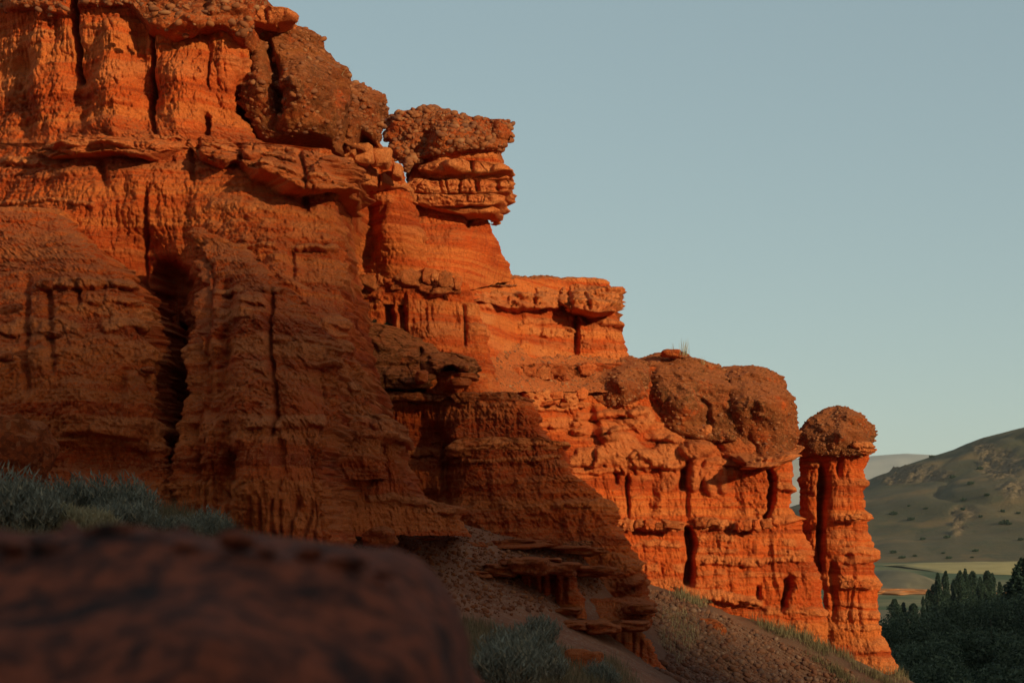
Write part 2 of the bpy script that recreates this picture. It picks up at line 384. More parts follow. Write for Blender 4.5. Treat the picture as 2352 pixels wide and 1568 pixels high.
    tops = cap_rows(V[0], 1)[::-1]
    V = np.concatenate([np.stack(tops), V], 0); A = [np.concatenate([np.repeat(a[:1], nt_, 0), a], 0) for a in A]
    if close_bottom:
        V = np.concatenate([V, np.stack(cap_rows(V[-1], 0.6))], 0); A = [np.concatenate([a, np.repeat(a[-1:], nt_, 0)], 0) for a in A]
    nr_, nc_ = V.shape[:2]
    idx = np.arange(nr_*nc_).reshape(nr_, nc_)
    Q = np.stack([idx[:-1, :-1], idx[1:, :-1], idx[1:, 1:], idx[:-1, 1:]], 2).reshape(-1, 4)
    base = parent_world(parent) if parent is not None else Vector((0, 0, 0))
    VV = V.reshape(-1, 3)
    lic = np.full(len(VV), lichen)
    me = mesh_np(name, VV-np.array(base), Q, mat or M_ROCK, {'bed': A[0].ravel(), 'cong': A[1].ravel(), 'lichen': lic})
    o = bpy.data.objects.new(name, me); COL.objects.link(o)
    if parent is not None: o.parent = parent
    s = slice(nt_, nt_+n)
    FRONT[o.name] = (V[s, nb:-nb].reshape(-1, 3), A[1][s, nb:-nb].ravel(), A[0][s, nb:-nb].ravel(), PX[:, nb:-nb].ravel(), PY[:, nb:-nb].ravel())
    return o
# ------------------------------------------------------------------ small stones
def icosphere(sub):
    import bmesh
    bm = bmesh.new(); bmesh.ops.create_icosphere(bm, subdivisions=sub, radius=1.0)
    V = np.array([v.co[:] for v in bm.verts]); T = np.array([[v.index for v in f.verts] for f in bm.faces]); bm.free()
    return V, T
ICO1, ICO2, ICO3 = icosphere(1), icosphere(2), icosphere(4)
def stone_variant(i, boxy=1.0, sub=ICO2, rough=0.16, flat=(1, 0.8, 0.62)):
    V, T = sub; V = V.copy()
    if boxy != 1.0: V = np.sign(V)*np.abs(V)**boxy
    r = 1+rough*per(V[:, 0]*1.2+i*9.7, V[:, 1]*1.2+i*3.3, V[:, 2]*1.2)+0.4*rough*per(V[:, 0]*3+i, V[:, 1]*3+i*5, V[:, 2]*3)
    return V*r[:, None]*np.array(flat), T
COBV = [stone_variant(i, 0.9, ICO2) for i in range(7)]
COBM = [mesh_np('cobble', v, t, M_COB) for v, t in COBV]
STOV = [stone_variant(i+20, 0.75, ICO2, 0.3, (1, 0.85, 0.7)) for i in range(7)]
STOM = [mesh_np('stone', v, t, M_STONE) for v, t in STOV]
BLKV = [stone_variant(i+40, 0.5, ICO3, 0.45, (1, 0.9, 1.0)) for i in range(7)]
BLKM = [mesh_np('block', v, t, M_ROCK, {'bed': np.full(len(v), 0.2+0.12*i), 'cong': np.full(len(v), 0.5*(i % 2)), 'lichen': np.zeros(len(v))}) for i, (v, t) in enumerate(BLKV)]
LOWV = [stone_variant(i+60, 0.8, ICO1, 0.3, (1, 0.85, 0.7)) for i in range(6)]
def rotm(a, b, c): return np.array(Euler((a, b, c)).to_matrix())
def joined(name, items, variants, mat, parent=None, kind='stuff'):
    """many small pieces (position, size, rotation) joined into one mesh with a tone per piece"""
    VV = []; TT = []; TN = []; n = 0
    for p, s, r in items:
        v, t = variants[random.randrange(len(variants))]
        v = (v*s) @ rotm(*r).T + p; VV.append(v); TT.append(t+n); TN.append(np.full(len(v), random.random())); n += len(v)
    VV = np.concatenate(VV)
    if parent is not None: VV = VV - np.array(parent_world(parent))
    o = bpy.data.objects.new(name, mesh_np(name, VV, np.concatenate(TT), mat, {'tone': np.concatenate(TN)})); COL.objects.link(o)
    if parent is not None: o.parent = parent
    if kind: o['kind'] = kind
    return o
def cobbles(root, walls, n_obj, n_rest, smin=0.035, smax=0.13, thr=0.35, box=None, f=0.75):
    for w in walls:
        V, cg, bd, px, py = FRONT[w.name]; m = cg > thr
        if box is not None: m &= (px > box[0]) & (px < box[2]) & (py > box[1]) & (py < box[3])
        P = V[m]
        if len(P) < 10: continue
        no, nr = n_obj//len(walls), n_rest//len(walls); n = no+nr
        pick = P[rng.integers(0, len(P), n)]; size = f*(smin+(smax-smin)*rng.random(n)**4.5); rest = []
        for q, i in enumerate(np.argsort(-size)):
            p = pick[i]+np.array([0, size[i]*0.35, 0]); s = size[i]; r = (random.uniform(-.5, .5), random.uniform(-.5, .5), random.uniform(0, 6.3))
            if q < no: link('cobble', random.choice(COBM), w, p, r, (s*1.15, s*1.15, s))
            else: rest.append((p, s, r))
        if rest: joined('cobbles', rest, LOWV, M_COB, w)
def blocks(root, path, th, D, wmin, wmax, name='sandstone_block', embed=0.3, jit=0.15, depth=None):
    """a bed of separate sandstone blocks along a path of picture points"""
    xs = [p[0] for p in path]; ys = [p[1] for p in path]; x = xs[0]
    while x < xs[-1]:
        w = random.uniform(wmin, wmax)*random.choice((0.55, 0.8, 1, 1.3)); xc = x+w/2; yc = np.interp(xc, xs, ys)+random.uniform(-1, 1)*jit*th
        h = th*random.uniform(0.55, 1.15)
        d = D(xc, yc) if callable(D) else D
        if random.random() < 0.12: x += w; continue
        dp = (depth or max(w, th)/F*d*0.45); p = PT(xc, yc, d+dp*embed)
        link(name, random.choice(BLKM), root, p, (random.uniform(-.2, .2), random.uniform(-.22, .22), random.uniform(-.4, .4)+random.choice((0, math.pi))),
             (w/F*d*0.53, dp, h/F*d*0.53))
        x += w*random.uniform(0.95, 1.12)
def boulder(name, px, py, w, h, D, parent=None, label=None, cat=None, mat=None, boxy=0.7, rough=0.25, seed=0, dep=None, lump=0.06, group=None, tilt=0.0, cong=0.0, bed=0.3, sub=4):
    V, T = icosphere(sub); V = np.sign(V)*np.abs(V)**boxy
    r = 1+rough*fbm(V[:, 0]*0.9+seed*3.7, V[:, 1]*0.9, V[:, 2]*0.9+seed, 2)
    V = V*r[:, None]
    sx, sz = w/2/F*D, h/2/F*D; V = V*np.array([sx, dep or (sx+sz)/2, sz])
    nrm = V/np.maximum(np.linalg.norm(V, axis=1), 1e-6)[:, None]
    V = V + nrm*(lump*fbm(V[:, 0]/0.35+seed, V[:, 1]/0.35, V[:, 2]/0.25, 5, 0.55))[:, None]
    ct, st = math.cos(tilt), math.sin(tilt); V = np.stack([V[:, 0]*ct-V[:, 2]*st, V[:, 1], V[:, 0]*st+V[:, 2]*ct], 1)
    me = mesh_np(name, V, T, mat or M_ROCK, {'bed': np.full(len(V), bed), 'cong': np.full(len(V), cong), 'lichen': np.zeros(len(V))})
    o = link(name, me, parent, PT(px, py, D))
    if label: tag(o, label, cat, group)
    return o
# ================================================================== the setting: ground, valley, hills
gp = []; gz = []
def gpt(px, py, Y): p = PT(px, py, Y); gp.append((p.x/10, p.y/10)); gz.append(p.z)
def gw(x, y, z): gp.append((x/10, y/10)); gz.append(z)
for q in [(-200,1120,29.5),(0,1150,27.8),(200,1165,27.2),(330,1185,26.8),(430,1180,28),(520,1235,26.0),(640,1262,26.6),(760,1280,27.2),(0,1235,23),(300,1260,22),(600,1320,21),
          (830,1200,36.2),(800,1190,37.3),(900,1215,37),(900,1265,33),(1000,1280,36),(1000,1340,33),(1150,1245,39.2),(1330,1275,39.6),(1100,1400,34),(1060,1450,29),(1200,1425,33),
          (1120,1568,24),(1300,1568,26),(1450,1568,30),(1300,1460,33.5),
          (1470,1352,46.0),(1560,1374,47.2),(1620,1395,47.6),(1720,1432,47.9),(1800,1462,48.2),(1890,1484,48.8),(1960,1510,50.0),(2065,1550,50.8),(1540,1500,41),(1540,1568,38.5),(1700,1568,43),(1850,1568,47),(1960,1568,50.5),(2120,1600,54),(1700,1500,44.5),(1600,1440,44.2)]: gpt(*q)
for q in [(0,0,-1.6),(-3,5,-1.3),(3,5,-2.0),(-6,12,-0.9),(5,14,-2.6),(-14,25,1.6),(-20,0,1.5),(20,0,-5),(-15,-25,-1),(15,-25,-4),(9,30,-4.6),(14,40,-6),(15,55,-7),(20,70,-11),(12,68,-7),(30,50,-12),
          (0,56,0),(5,60,-1),(-10,45,3),(-20,40,6),(-20,60,8),(0,75,-2),(15,85,-14),(40,85,-16.5),(80,60,-17),(0,110,-14),(40,130,-17),(90,130,-17),(-60,110,-5),(-60,0,6),(60,0,-14),(-60,-60,4),(60,-60,-10),
          (0,200,-17),(80,200,-17),(-80,200,-14),(100,330,-16.5),(-60,330,-16),(0,330,-16.5),(160,130,-17),(160,330,-16.5),(0,600,-13),(180,600,-13),(-150,600,-12),(300,600,-13),(150,900,-7),(350,900,-7),(-200,900,-6)]: gw(*q)
ground_z = rbf(gp, gz)
def lines(lo, hi, d, a, b, g=1.13):
    x = list(np.arange(lo, hi, d)); s = d; y = hi
    while y < b: x.append(y); s *= g; y += s
    x.append(b); s = d; y = lo; pre = []
    while y > a: s *= g; y -= s; pre.append(max(y, a))
    return np.array(pre[::-1]+x)
def groundz_full(gx, gy):
    z = ground_z(gx/10, gy/10)
    near = np.exp(-np.maximum(0, gy-80)/40)
    z = z + near*(0.10*fbm(gx/1.6, gy/1.6, 0*gx, 3)+0.035*fbm(gx/0.3, gy/0.3, 0*gx, 3, 0.6)) + (1-near)*0.6*fbm(gx/60, gy/60, 0*gx, 2)
    return z
GRIDZ = None
lx = lines(-11, 16, 0.14, -200, 420); ly = lines(17, 56, 0.14, -80, 930)
GX, GY = np.meshgrid(lx, ly); GZ = groundz_full(GX, GY)
scree = sst(1.5, 3.5, GX-(GY-38)*0.05)*sst(30, 34, GY)*(1-sst(60, 70, GY)); scree = scree*np.clip(0.85+0.5*fbm(GX/1.5, GY/1.5, 0*GX, 2), 0, 1)
def grid_mesh(name, X, Y, Z, mat, attrs=None):
    n, k = X.shape; idx = np.arange(n*k).reshape(n, k)
    Q = np.stack([idx[:-1, :-1], idx[:-1, 1:], idx[1:, 1:], idx[1:, :-1]], 2).reshape(-1, 4)
    return mesh_np(name, np.stack([X, Y, Z], 2).reshape(-1, 3), Q, mat, attrs)
def ground_material():
    m = NT('red_soil')
    g = m.n('ShaderNodeNewGeometry'); s = m.n('ShaderNodeSeparateXYZ'); m.l(g.outputs['Position'], s.inputs[0])
    med = m.noise(1.4, 5, rough=0.6); fine = m.noise(42, 5, rough=0.7)
    c = m.mix(m.ramp(med, 0.35, 0.65), (0.27, 0.082, 0.038), (0.36, 0.125, 0.060))
    c = m.mix(m.ramp(fine, 0.4, 0.7, 0, 0.7), c, (0.18, 0.068, 0.038))
    vor = m.n('ShaderNodeTexVoronoi'); vor.inputs['Scale'].default_value = 26; m.l(m.pos(), vor.inputs['Vector'])
    sv = m.n('ShaderNodeSeparateColor'); m.l(vor.outputs['Color'], sv.inputs[0])
    c = m.mix(m.ramp(sv.outputs[0], 0.86, 0.93, 0, 0.6), c, (0.34, 0.21, 0.14))
    c = m.mix(m.attr('scree'), c, m.mix(m.ramp(fine, 0.35, 0.65), (0.095, 0.040, 0.024), (0.165, 0.072, 0.044)))
    # beyond the cliff foot the valley floor is meadow and stubble
    fld = m.noise(0.02, 3); v = m.mix(m.ramp(fld, 0.42, 0.56), (0.075, 0.085, 0.04), (0.20, 0.15, 0.075))
    v = m.mix(m.ramp(m.noise(0.3, 4), 0.45, 0.65, 0, 0.6), v, (0.055, 0.07, 0.032))
    m.l(m.mix(m.ramp(s.outputs[1], 62, 80), c, v), m.b.inputs['Base Color'])
    n = m.bump(fine, 0.6, 0.025); m.nor(m.bump(vor.outputs['Distance'], 0.12, 0.03, n)); return m.m
M_GROUND = ground_material()
tag(link('ground', grid_mesh('ground', GX, GY, GZ, M_GROUND, {'scree': scree})), kind='structure')
# the ridge behind the camera, to its right, whose evening shadow lies over the near rocks
sa, ca = math.sin(math.radians(SUN_AZ)), math.cos(math.radians(SUN_AZ))
QC = [(-300, 18), (-40, 18), (4, 12.6), (12, 10.8), (16, 10.4), (17.7, 11.4), (19.5, 11.6), (20.3, 11.2), (21.9, 11.3), (23.5, 13.4), (25, 14.8), (26.3, 14.4), (27.2, 12.2), (28, 10.8), (29, 9.6), (30, 8.4), (31, 7.2), (32, 6.0), (33.2, 4.9), (35, 3.9), (38.8, 2.4), (41.2, 1.6), (46, 1.0), (60, 3), (90, 17), (125, 24), (500, 28)]
def ridge():
    q = np.concatenate([np.linspace(-300, 0, 40), np.linspace(1, 50, 130), np.linspace(54, 500, 60)]); a = np.linspace(-1000, -300, 90)
    Q_, A_ = np.meshgrid(q, a); RA = -680.0
    crest = np.interp(Q_, [p[0] for p in QC], [p[1] for p in QC]) - RA*TAN
    crest = crest + 0.35*fbm(Q_/5, Q_*0+3.3, Q_*0, 3)
    u = (A_-RA)/260.0; z = crest*np.exp(-(np.abs(u)*1.3)**1.6) - 6*(1-np.exp(-(u*1.3)**2)) + 0.5*fbm(Q_/9, A_/9, 0*Q_, 4)*np.clip(np.abs(u)*4, 0, 1)
    return grid_mesh('hillside', Q_*ca - A_*sa, Q_*sa + A_*ca, z, M_GROUND)
tag(link('hillside', ridge()), kind='structure')
# ------------------------------------------------------------------ far hills
def hill_material():
    m = NT('dry_hill')
    big = m.noise(0.012, 4); med = m.noise(0.07, 5, rough=0.65); fine = m.noise(0.5, 5, rough=0.7)
    c = m.mix(m.ramp(big, 0.38, 0.62), (0.076, 0.064, 0.041), (0.108, 0.082, 0.052))
    c = m.mix(m.ramp(med, 0.45, 0.7, 0, 0.7), c, (0.060, 0.064, 0.042))
    c = m.mix(m.ramp(fine, 0.48, 0.7, 0, 0.6), c, (0.13, 0.088, 0.052))
    c = m.mix(m.ramp(m.noise(0.022, 4, m.pos((1, 1, 3.0)), 0.6), 0.52, 0.66, 0, 0.8), c, (0.165, 0.105, 0.056))
    c = m.mix(m.attr('rocky'), c, m.mix(m.ramp(fine, 0.4, 0.6), (0.085, 0.060, 0.038), (0.19, 0.128, 0.084)))
    c = m.mix(1.0, c, (1.12, 0.98, 0.88), 'MULTIPLY'); m.col(c); m.nor(m.bump(fine, 0.6, 1.2)); return m.m
M_HILL = hill_material()
def ridge_hill(name, crest, Yc, Yf, zf, mat, nx, ny, rough, px0, px1, label=None, rocks=()):
    """a hill whose crest passes through picture points at distance Yc, falling towards Yf; it falls away again behind"""
    px = np.linspace(px0, px1, nx); t = np.linspace(0, 1.6, ny)
    PX, T = np.meshgrid(px, t); Y = Yf + (Yc-Yf)*T
    X = (PX-CX)/F*(Yf*0.4+Yc*0.6) + (PX-CX)/F*(Y-(Yf*0.4+Yc*0.6))*0.8
    zc = (HY-np.interp(X*F/Yc+CX, [p[0] for p in crest], [p[1] for p in crest]))/F*Yc
    s = np.where(T <= 1, np.sin(np.clip(T, 0, 1)*math.pi/2)**1.25, 1-0.5*(T-1)**1.3)
    Z = zf + (zc-zf)*s + rough*(zc-zf)*fbm(X/120, Y/120, 0*X, 5, 0.52)*np.clip(T*3, 0, 1)*np.clip(np.abs(1-T)*4+0.12, 0, 1)
    Z = Z - rough*0.55*(zc-zf)*(1-np.abs(per(X/70+0.4*per(X/90, Y/90, 3), Y/260, 0))*2.2).clip(0, 1)**3*np.clip(T*3, 0, 1)*np.clip((1-T)*4, 0, 1)
    pyp = HY-Z*F/Y; pxp = X*F/Y+CX
    R = np.zeros_like(X)
    for (cx, cy, rx, ry) in rocks:
        d = np.hypot((pxp-cx)/rx, (pyp-cy)/ry)+0.5*per(X/25, Y/25, 0)
        R = np.maximum(R, sst(1.1, 0.6, d))
    Z = Z + R*2.2*billow(X/7, Y/14, 0*X, 4, 0.65)
    return tag(link(name, grid_mesh(name, X, Y, Z, mat, {'rocky': R})), kind='structure'), (X, Y, Z)
hill_o, HG = ridge_hill('hill', [(1600, 1300), (1800, 1170), (1900, 1140), (2005, 1102), (2060, 1073), (2140, 1047), (2200, 1030), (2260, 1005), (2352, 980), (2500, 950), (2800, 960), (3300, 1040)],
    1350, 900, -7.2, M_HILL, 320, 200, 0.10, 1300, 3600,
    rocks=[(2110, 1085, 75, 22), (2050, 1100, 40, 12), (2300, 1060, 60, 45), (2260, 1030, 30, 20), (2330, 1120, 40, 25), (2215, 1175, 30, 18), (2200, 1210, 14, 30)])
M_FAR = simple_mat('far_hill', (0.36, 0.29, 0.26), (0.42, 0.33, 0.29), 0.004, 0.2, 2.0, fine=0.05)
ridge_hill('far_hill', [(1500, 1062), (1800, 1056), (1950, 1052), (2060, 1043), (2140, 1047), (2300, 1062), (2600, 1080)], 4500, 3300, -5, M_FAR, 120, 60, 0.02, 900, 3200)
M_FIELD = simple_mat('stubble_field', (0.36, 0.24, 0.10), (0.43, 0.29, 0.125), 0.08, 0.3, 0.3, (0.22, 0.16, 0.075), 0.8)
M_PALE = simple_mat('dry_slope', (0.15, 0.105, 0.062), (0.19, 0.13, 0.078), 0.05, 0.3, 0.3, (0.11, 0.09, 0.052), 0.8)
M_REDF = simple_mat('red_bank', (0.40, 0.13, 0.04), (0.46, 0.17, 0.06), 0.2, 0.3, 0.3, fine=1.0)
def field(name, x0, x1, yn, yf, mat, lift=0.25, mound=0.0):
    """a patch of the valley floor between picture columns x0..x1 and distances yn..yf (each given along x)"""
    n, k = 70, 34; t = np.linspace(0, 1, n); s = np.linspace(0, 1, k); T, S = np.meshgrid(t, s)
    A = np.interp(T, np.linspace(0, 1, len(yn)), yn); B = np.interp(T, np.linspace(0, 1, len(yf)), yf)
    Y = A+(B-A)*S; X = (x0+(x1-x0)*T-CX)/F*Y; Y = Y+6*per(T*6, S*6, 2.0)
    e = np.sin(T*math.pi)*np.sin(S*math.pi)
    Z = groundz_full(X, Y)+lift*np.clip(e*8, -0.3, 1)+mound*np.clip(e, 0, 1)**1.3+0.25*fbm(X/25, Y/25, 0*X, 3)*e
    return tag(link(name, grid_mesh(name, X, Y, Z, mat)), kind='structure')
field('stubble_field', 2030, 2560, [840,760,735,740,750], [850,880,890,905,910], M_FIELD, 0.5, 1.5)
field('dry_slope', 1950, 2175, [585,580,600], [790,740,640], M_PALE, 0.4, 3.5)
field('red_bank', 1930, 2165, [556,560,566], [584,580,600], M_REDF, 0.4, 0.8)
field('red_bank', 2270, 2480, [556,560,566], [574,576,580], M_REDF, 0.4, 0.8)
field('farm_field', 1950, 2560, [400,395,400], [470,455,465], M_PALE, 0.5, 0.5)
field('farm_field', 1950, 2300, [330,325,330], [352,350,352], M_FIELD, 0.5, 0.3)
# ================================================================== the cliffs
# 1 ---- upper wall at the left
cl = thing('cliff', 'tall orange cliff wall filling the upper left, split by two dark cracks', 'cliff', PT(300, 900, 36))
w1 = wall('wall', [(-70,-300),(1100,-300)], [(-70,566),(60,566),(100,574),(146,571),(199,560),(249,552),(278,558),(305,576),(330,600),(340,770),(400,790),(450,768),(500,774),(560,780),(640,788),(720,800),(780,812),(860,832),(920,846),(960,862),(1100,880)],
     -70, 1100, [(-300,-70,43.5),(0,-70,40.2),(150,-70,39.0),(300,-70,38.4),(560,-70,38.8),(-300,290,43),(0,290,39.6),(150,290,38.4),(300,290,37.7),(560,290,38.4),(-300,400,42),(0,400,38),(150,400,36.7),(300,400,36),(560,400,36.4),(780,400,37.4),(-300,560,40),(0,560,37),(230,560,35.9),(350,600,36.6),(560,560,35.0),(780,560,36.2),(360,800,36.5),(600,800,32.0),(800,800,33.5),(0,900,33),(370,1000,35.0),(560,1000,30.5),(850,950,32.2),(380,1100,31.5),(850,1100,31.5)],
     cl, amp=1.15, step=2.75, rl=10, rr=34, rt=10, back=6, feats=[
     gully([(163,-60),(170,40),(176,90),(180,130),(184,180)], 6, 0.8, 2.5), gully([(178,160),(186,230),(196,290)], 20, 0.22),
     gully([(340,30),(352,120),(345,190),(341,240),(352,300)], 5, 0.6, 2.2, 2.2), gully([(330,30),(340,150),(335,300)], 24, 0.2),
     gully([(58,120),(62,230),(55,330)], 22, 0.25), gully([(471,262),(471,305)], 8, 0.55, 3, fade=8), gully([(482,140),(478,205)], 4, 0.25), 
     gully([(560,180),(558,260)], 12, 0.3), bump(110,200,60,130,0.35,sharp=1), bump(260,170,55,150,0.4,sharp=1), bump(430,200,70,120,0.45,sharp=1), bump(520,120,40,90,0.3,bed=0.25,sharp=1),
     bump(250,290,80,20,0.2,sharp=1), ledge([(0,372),(60,368),(110,372)],7,0.15), ledge([(-20,470),(120,455),(220,470)],5,0.1,bed=.5),
     gully([(332,430),(334,520),(330,600),(345,800)], 5, 0.3, 1.5, 2), gully([(395,600),(390,750),(385,900),(390,1080)], 32, 1.2, 3),
     gully([(232,370),(236,420)],10,.3), gully([(438,330),(442,420)],6,.3), gully([(690,430),(700,480)],8,.35),
     band([(460,470),(600,470),(780,490)],16,.6), band([(440,520),(600,515),(780,525)],10,.65), band([(560,548),(700,540),(780,548)],9,.6),
     ledge([(560,566),(600,560),(640,566)],5,0.18), ledge([(665,570),(700,566),(720,566),(770,572)],6,0.22), gully([(668,575),(672,640)],7,.3,fade=6), gully([(560,575),(640,650),(700,690)],30,.3),
     bump(640,680,70,120,0.5,sharp=1), bump(740,800,70,120,.5,sharp=1), band([(640,640),(700,660)],8), band([(700,760),(790,755)],20,.8,.12), ledge([(745,740),(805,745)],12,.2,bed=.7), ledge([(770,790),(810,800)],14,.22,cong=.4),
     ledge([(700,838),(760,832),(790,840)],9,.2,bed=.6), ledge([(790,885),(845,890)],8,.16), band([(640,865),(790,850)],10,.6), band([(650,960),(760,965)],12,.7,.1)])
cp = wall('conglomerate_cap', [(-80,-300),(90,-300)], [(-80,582),(0,585),(15,587),(35,582),(60,575),(90,560)], -80, 90, [(-300,-80,43.4),(-300,40,43.4),(0,20,40.0),(0,-80,40.1),(150,20,38.8),(300,20,38.25),(430,40,37.85),(560,20,38.1),(560,-80,38.6)], cl, kind='cong', rr=22, rt=20, rb=14, close_bottom=True,
     bot=[(-300,26),(0,26),(60,22),(100,28),(150,34),(168,20),(190,14),(300,12),(335,45),(350,66),(400,78),(450,76),(480,62),(520,62),(560,82),(590,84)],
     feats=[gully([(165,-70),(165,40)],10,.9), bump(480,50,60,26,.3), bump(520,20,50,20,.35,bed=.5), bump(60,10,60,18,.25,bed=.3), bump(400,50,50,25,.25)])
bn = wall('sandstone_bench', [(300,60),(440,60)], [(300,760),(350,780),(385,798),(415,800),(440,784)], 300, 440,
     [(60,330,38.8),(300,308,37.6),(560,318,38.2),(800,400,37.5),(60,350,37.3),(170,345,36.4),(300,352,35.85),(560,380,35.95),(720,430,35.7),(800,437,36.7),(300,330,36.4),(560,350,36.5),(720,380,36.1)], cl, kind='sand', bedk=.5, amp=1.5, rl=30, rr=26, rt=6, rb=9, close_bottom=True, back=3, bt=1.2,
     top=[(60,332),(160,311),(300,308),(450,313),(560,318),(620,330),(700,344),(760,362),(800,395)], bot=[(60,344),(110,356),(150,350),(250,345),(330,354),(400,344),(435,335),(460,362),(520,376),(545,368),(600,398),(640,405),(690,428),(730,437),(770,436),(802,424)],
     feats=[gully([(452,300),(448,380)],7,.25,2,2.5), gully([(545,300),(556,400)],7,.25,2,2.5), gully([(688,340),(704,440)],5,.3,2,2.5), bump(380,335,50,10,.25), bump(250,330,60,12,.2), bump(520,362,26,12,.25), bump(610,388,24,12,.25), bump(160,338,40,10,.2), bump(755,400,50,40,.35,sharp=.5), bump(640,380,50,30,.3), bump(490,345,35,18,.3), bump(580,350,35,22,.25), ledge([(350,318),(400,316),(440,322)],5,.12), ledge([(460,336),(540,344)],4,.14,.8), ledge([(570,352),(690,372)],4,.14,.8), ledge([(560,372),(690,398)],4,.14,.8), ledge([(700,405),(790,415)],4,.12,.8), ledge([(100,338),(250,332),(330,340)],4,.14,.8)])
cobbles(cl, [cp], 170, 900, 0.03, 0.15)
for x, y, w, h in ((355,22,24,17),(378,30,30,18),(150,20,24,18),(88,22,20,18),(427,18,20,13),(470,27,16,12),(276,9,16,10)):
    link('cobble', random.choice(COBM), cl, PT(x, y, 36.95), (0, random.uniform(-.3,.5), 0), (w/2/F*37, w/2/F*30, h/2/F*37))
tl = wall('capstone', [(14,580),(24,576),(40,577),(50,582)], [(14,640),(20,660),(30,666),(40,663),(50,640)], 14, 50, 38.6, cl, kind='sand', rl=8, rr=14, rt=9, rb=8, k=1.4, close_bottom=True, feats=[gully([(610,10),(610,50)],4,.15)])
b1 = wall('conglomerate_bulge', [(44,566),(100,576),(160,570),(220,554),(280,556),(300,570),(340,610)], [(44,668),(58,694),(85,738),(120,760),(160,785),(200,785),(250,779),(300,777),(340,770)], 44, 340, [(560,44,39.6),(740,60,40),(570,200,38.6),(680,200,38.3),(780,200,39.2),(570,320,39.1),(680,320,38.9),(780,320,39.2)], cl, kind='cong', rl=24, rr=50, rt=40, rb=26, close_bottom=True, lichen=0.5,
     bot=[(555,290),(597,318),(652,308),(712,302),(745,314),(775,338)], feats=[gully([(610,90),(628,140),(632,200),(640,260)],10,.5,2), bump(690,190,70,80,.35,sharp=1), bump(600,180,30,80,.25,sharp=1), bump(690,280,60,30,.2), ledge([(610,180),(650,190),(690,200)],10,.15,bed=0)])
b2 = wall('conglomerate_bulge', [(182,796),(200,782),(230,778),(350,776)], [(182,808),(192,830),(205,850),(225,874),(260,885),(290,883),(310,880),(330,878),(350,882)], 182, 350, [(790,180,41.4),(880,180,42.3),(790,260,40.6),(850,260,40.9),(790,340,40.6),(880,340,41.6)], cl, kind='cong', rl=10, rr=34, taper=.42, rt=24, rb=12, close_bottom=True, lichen=0.3,
     bot=[(776,330),(800,345),(830,300),(860,318),(893,352)], feats=[gully([(790,230),(785,340)],7,.4), bump(850,230,30,30,.2,sharp=1)])
cobbles(cl, [b1, b2], 220, 1000, 0.018, 0.12)
for (x,y,w,h,n) in ((834,354,46,44,'a'),(877,362,46,44,'b'),(805,348,30,36,'c'),(800,374,26,18,'d'),(912,395,26,34,'e')):
    boulder('sandstone_block', x, y, w, h, 41.2+(x-800)*.012, cl, boxy=0.45, rough=0.22, seed=x*.37, bed=0.9, lump=.05, dep=.3, sub=4)
sl = wall('sandstone_slab', [(378,792),(400,798),(438,810)], [(378,850),(392,885),(408,912),(424,938),(438,940)], 378, 440, [(795,380,41.6),(940,420,43.6),(795,430,41.5),(940,440,43.4)], cl, kind='sand', rl=10, rr=14, rt=8, rb=6, close_bottom=True, bot=[(792,424),(880,426),(915,430),(942,436)], feats=[gully([(822,378),(826,440)],4,.2),gully([(872,378),(868,440)],4,.25)])
# 2 ---- the hoodoo and the wall it stands on
hd = thing('hoodoo', 'mushroom shaped hoodoo with pebbly cap on jutting sandstone slabs against the sky', 'rock formation', PT(1060, 640, 47))
w2 = wall('wall', [(290,590),(700,740)], [(290,740),(325,850),(344,874),(352,894),(385,908),(430,938),(445,944),(500,962),(560,982),(600,993),(640,1006),(700,1045)], 290, 700,
     [(600,290,40.4),(780,300,41.4),(890,340,42.6),(780,420,42.6),(900,420,43.2),(780,500,43.0),(900,500,43.3),(960,500,44),(800,560,43.3),(900,560,43.5),(980,560,44.2),(800,640,43.9),(900,640,43.8),(1000,640,44.3),(800,700,44),(1000,700,44)], hd, rr=26, taper=.42, rt=8, rl=10, feats=[
     gully([(845,440),(850,540),(842,620)],16,.45), gully([(800,560),(795,620)],8,.5), bump(920,560,50,120,.4,sharp=1), bump(800,480,30,50,.35,sharp=1), band([(840,452),(900,462)],8,.6), gully([(972,556),(973,570)],4,.4,fade=4), band([(790,600),(850,596)],12,.7,.08), band([(880,640),(990,630)],14,.6), gully([(805,585),(800,660)],5,.35,fade=5)])
nk = wall('neck', [(470,955),(490,958),(520,950),(640,960),(700,980)], [(470,1122),(492,1122),(505,1117),(520,1125),(540,1134),(560,1142),(585,1148),(610,1152),(630,1160),(650,1168),(700,1172)], 470, 700,
     [(960,470,45.9),(1120,470,46.2),(960,560,45.1),(1060,560,45.3),(1140,560,46.6),(980,640,44.5),(1060,640,45.3),(1160,640,47.6),(980,700,44.4),(1060,700,45.4),(1160,700,47.8)], hd, rr=36, bot=[(950,700),(1060,676),(1100,660),(1172,644)], rl=20, taper=.42, rt=2, amp=0.6, feats=[gully([(1078,488),(1075,520)],4,.35,fade=5), gully([(1090,488),(1100,540)],18,.2), bump(1110,530,22,40,.12,sharp=1)])
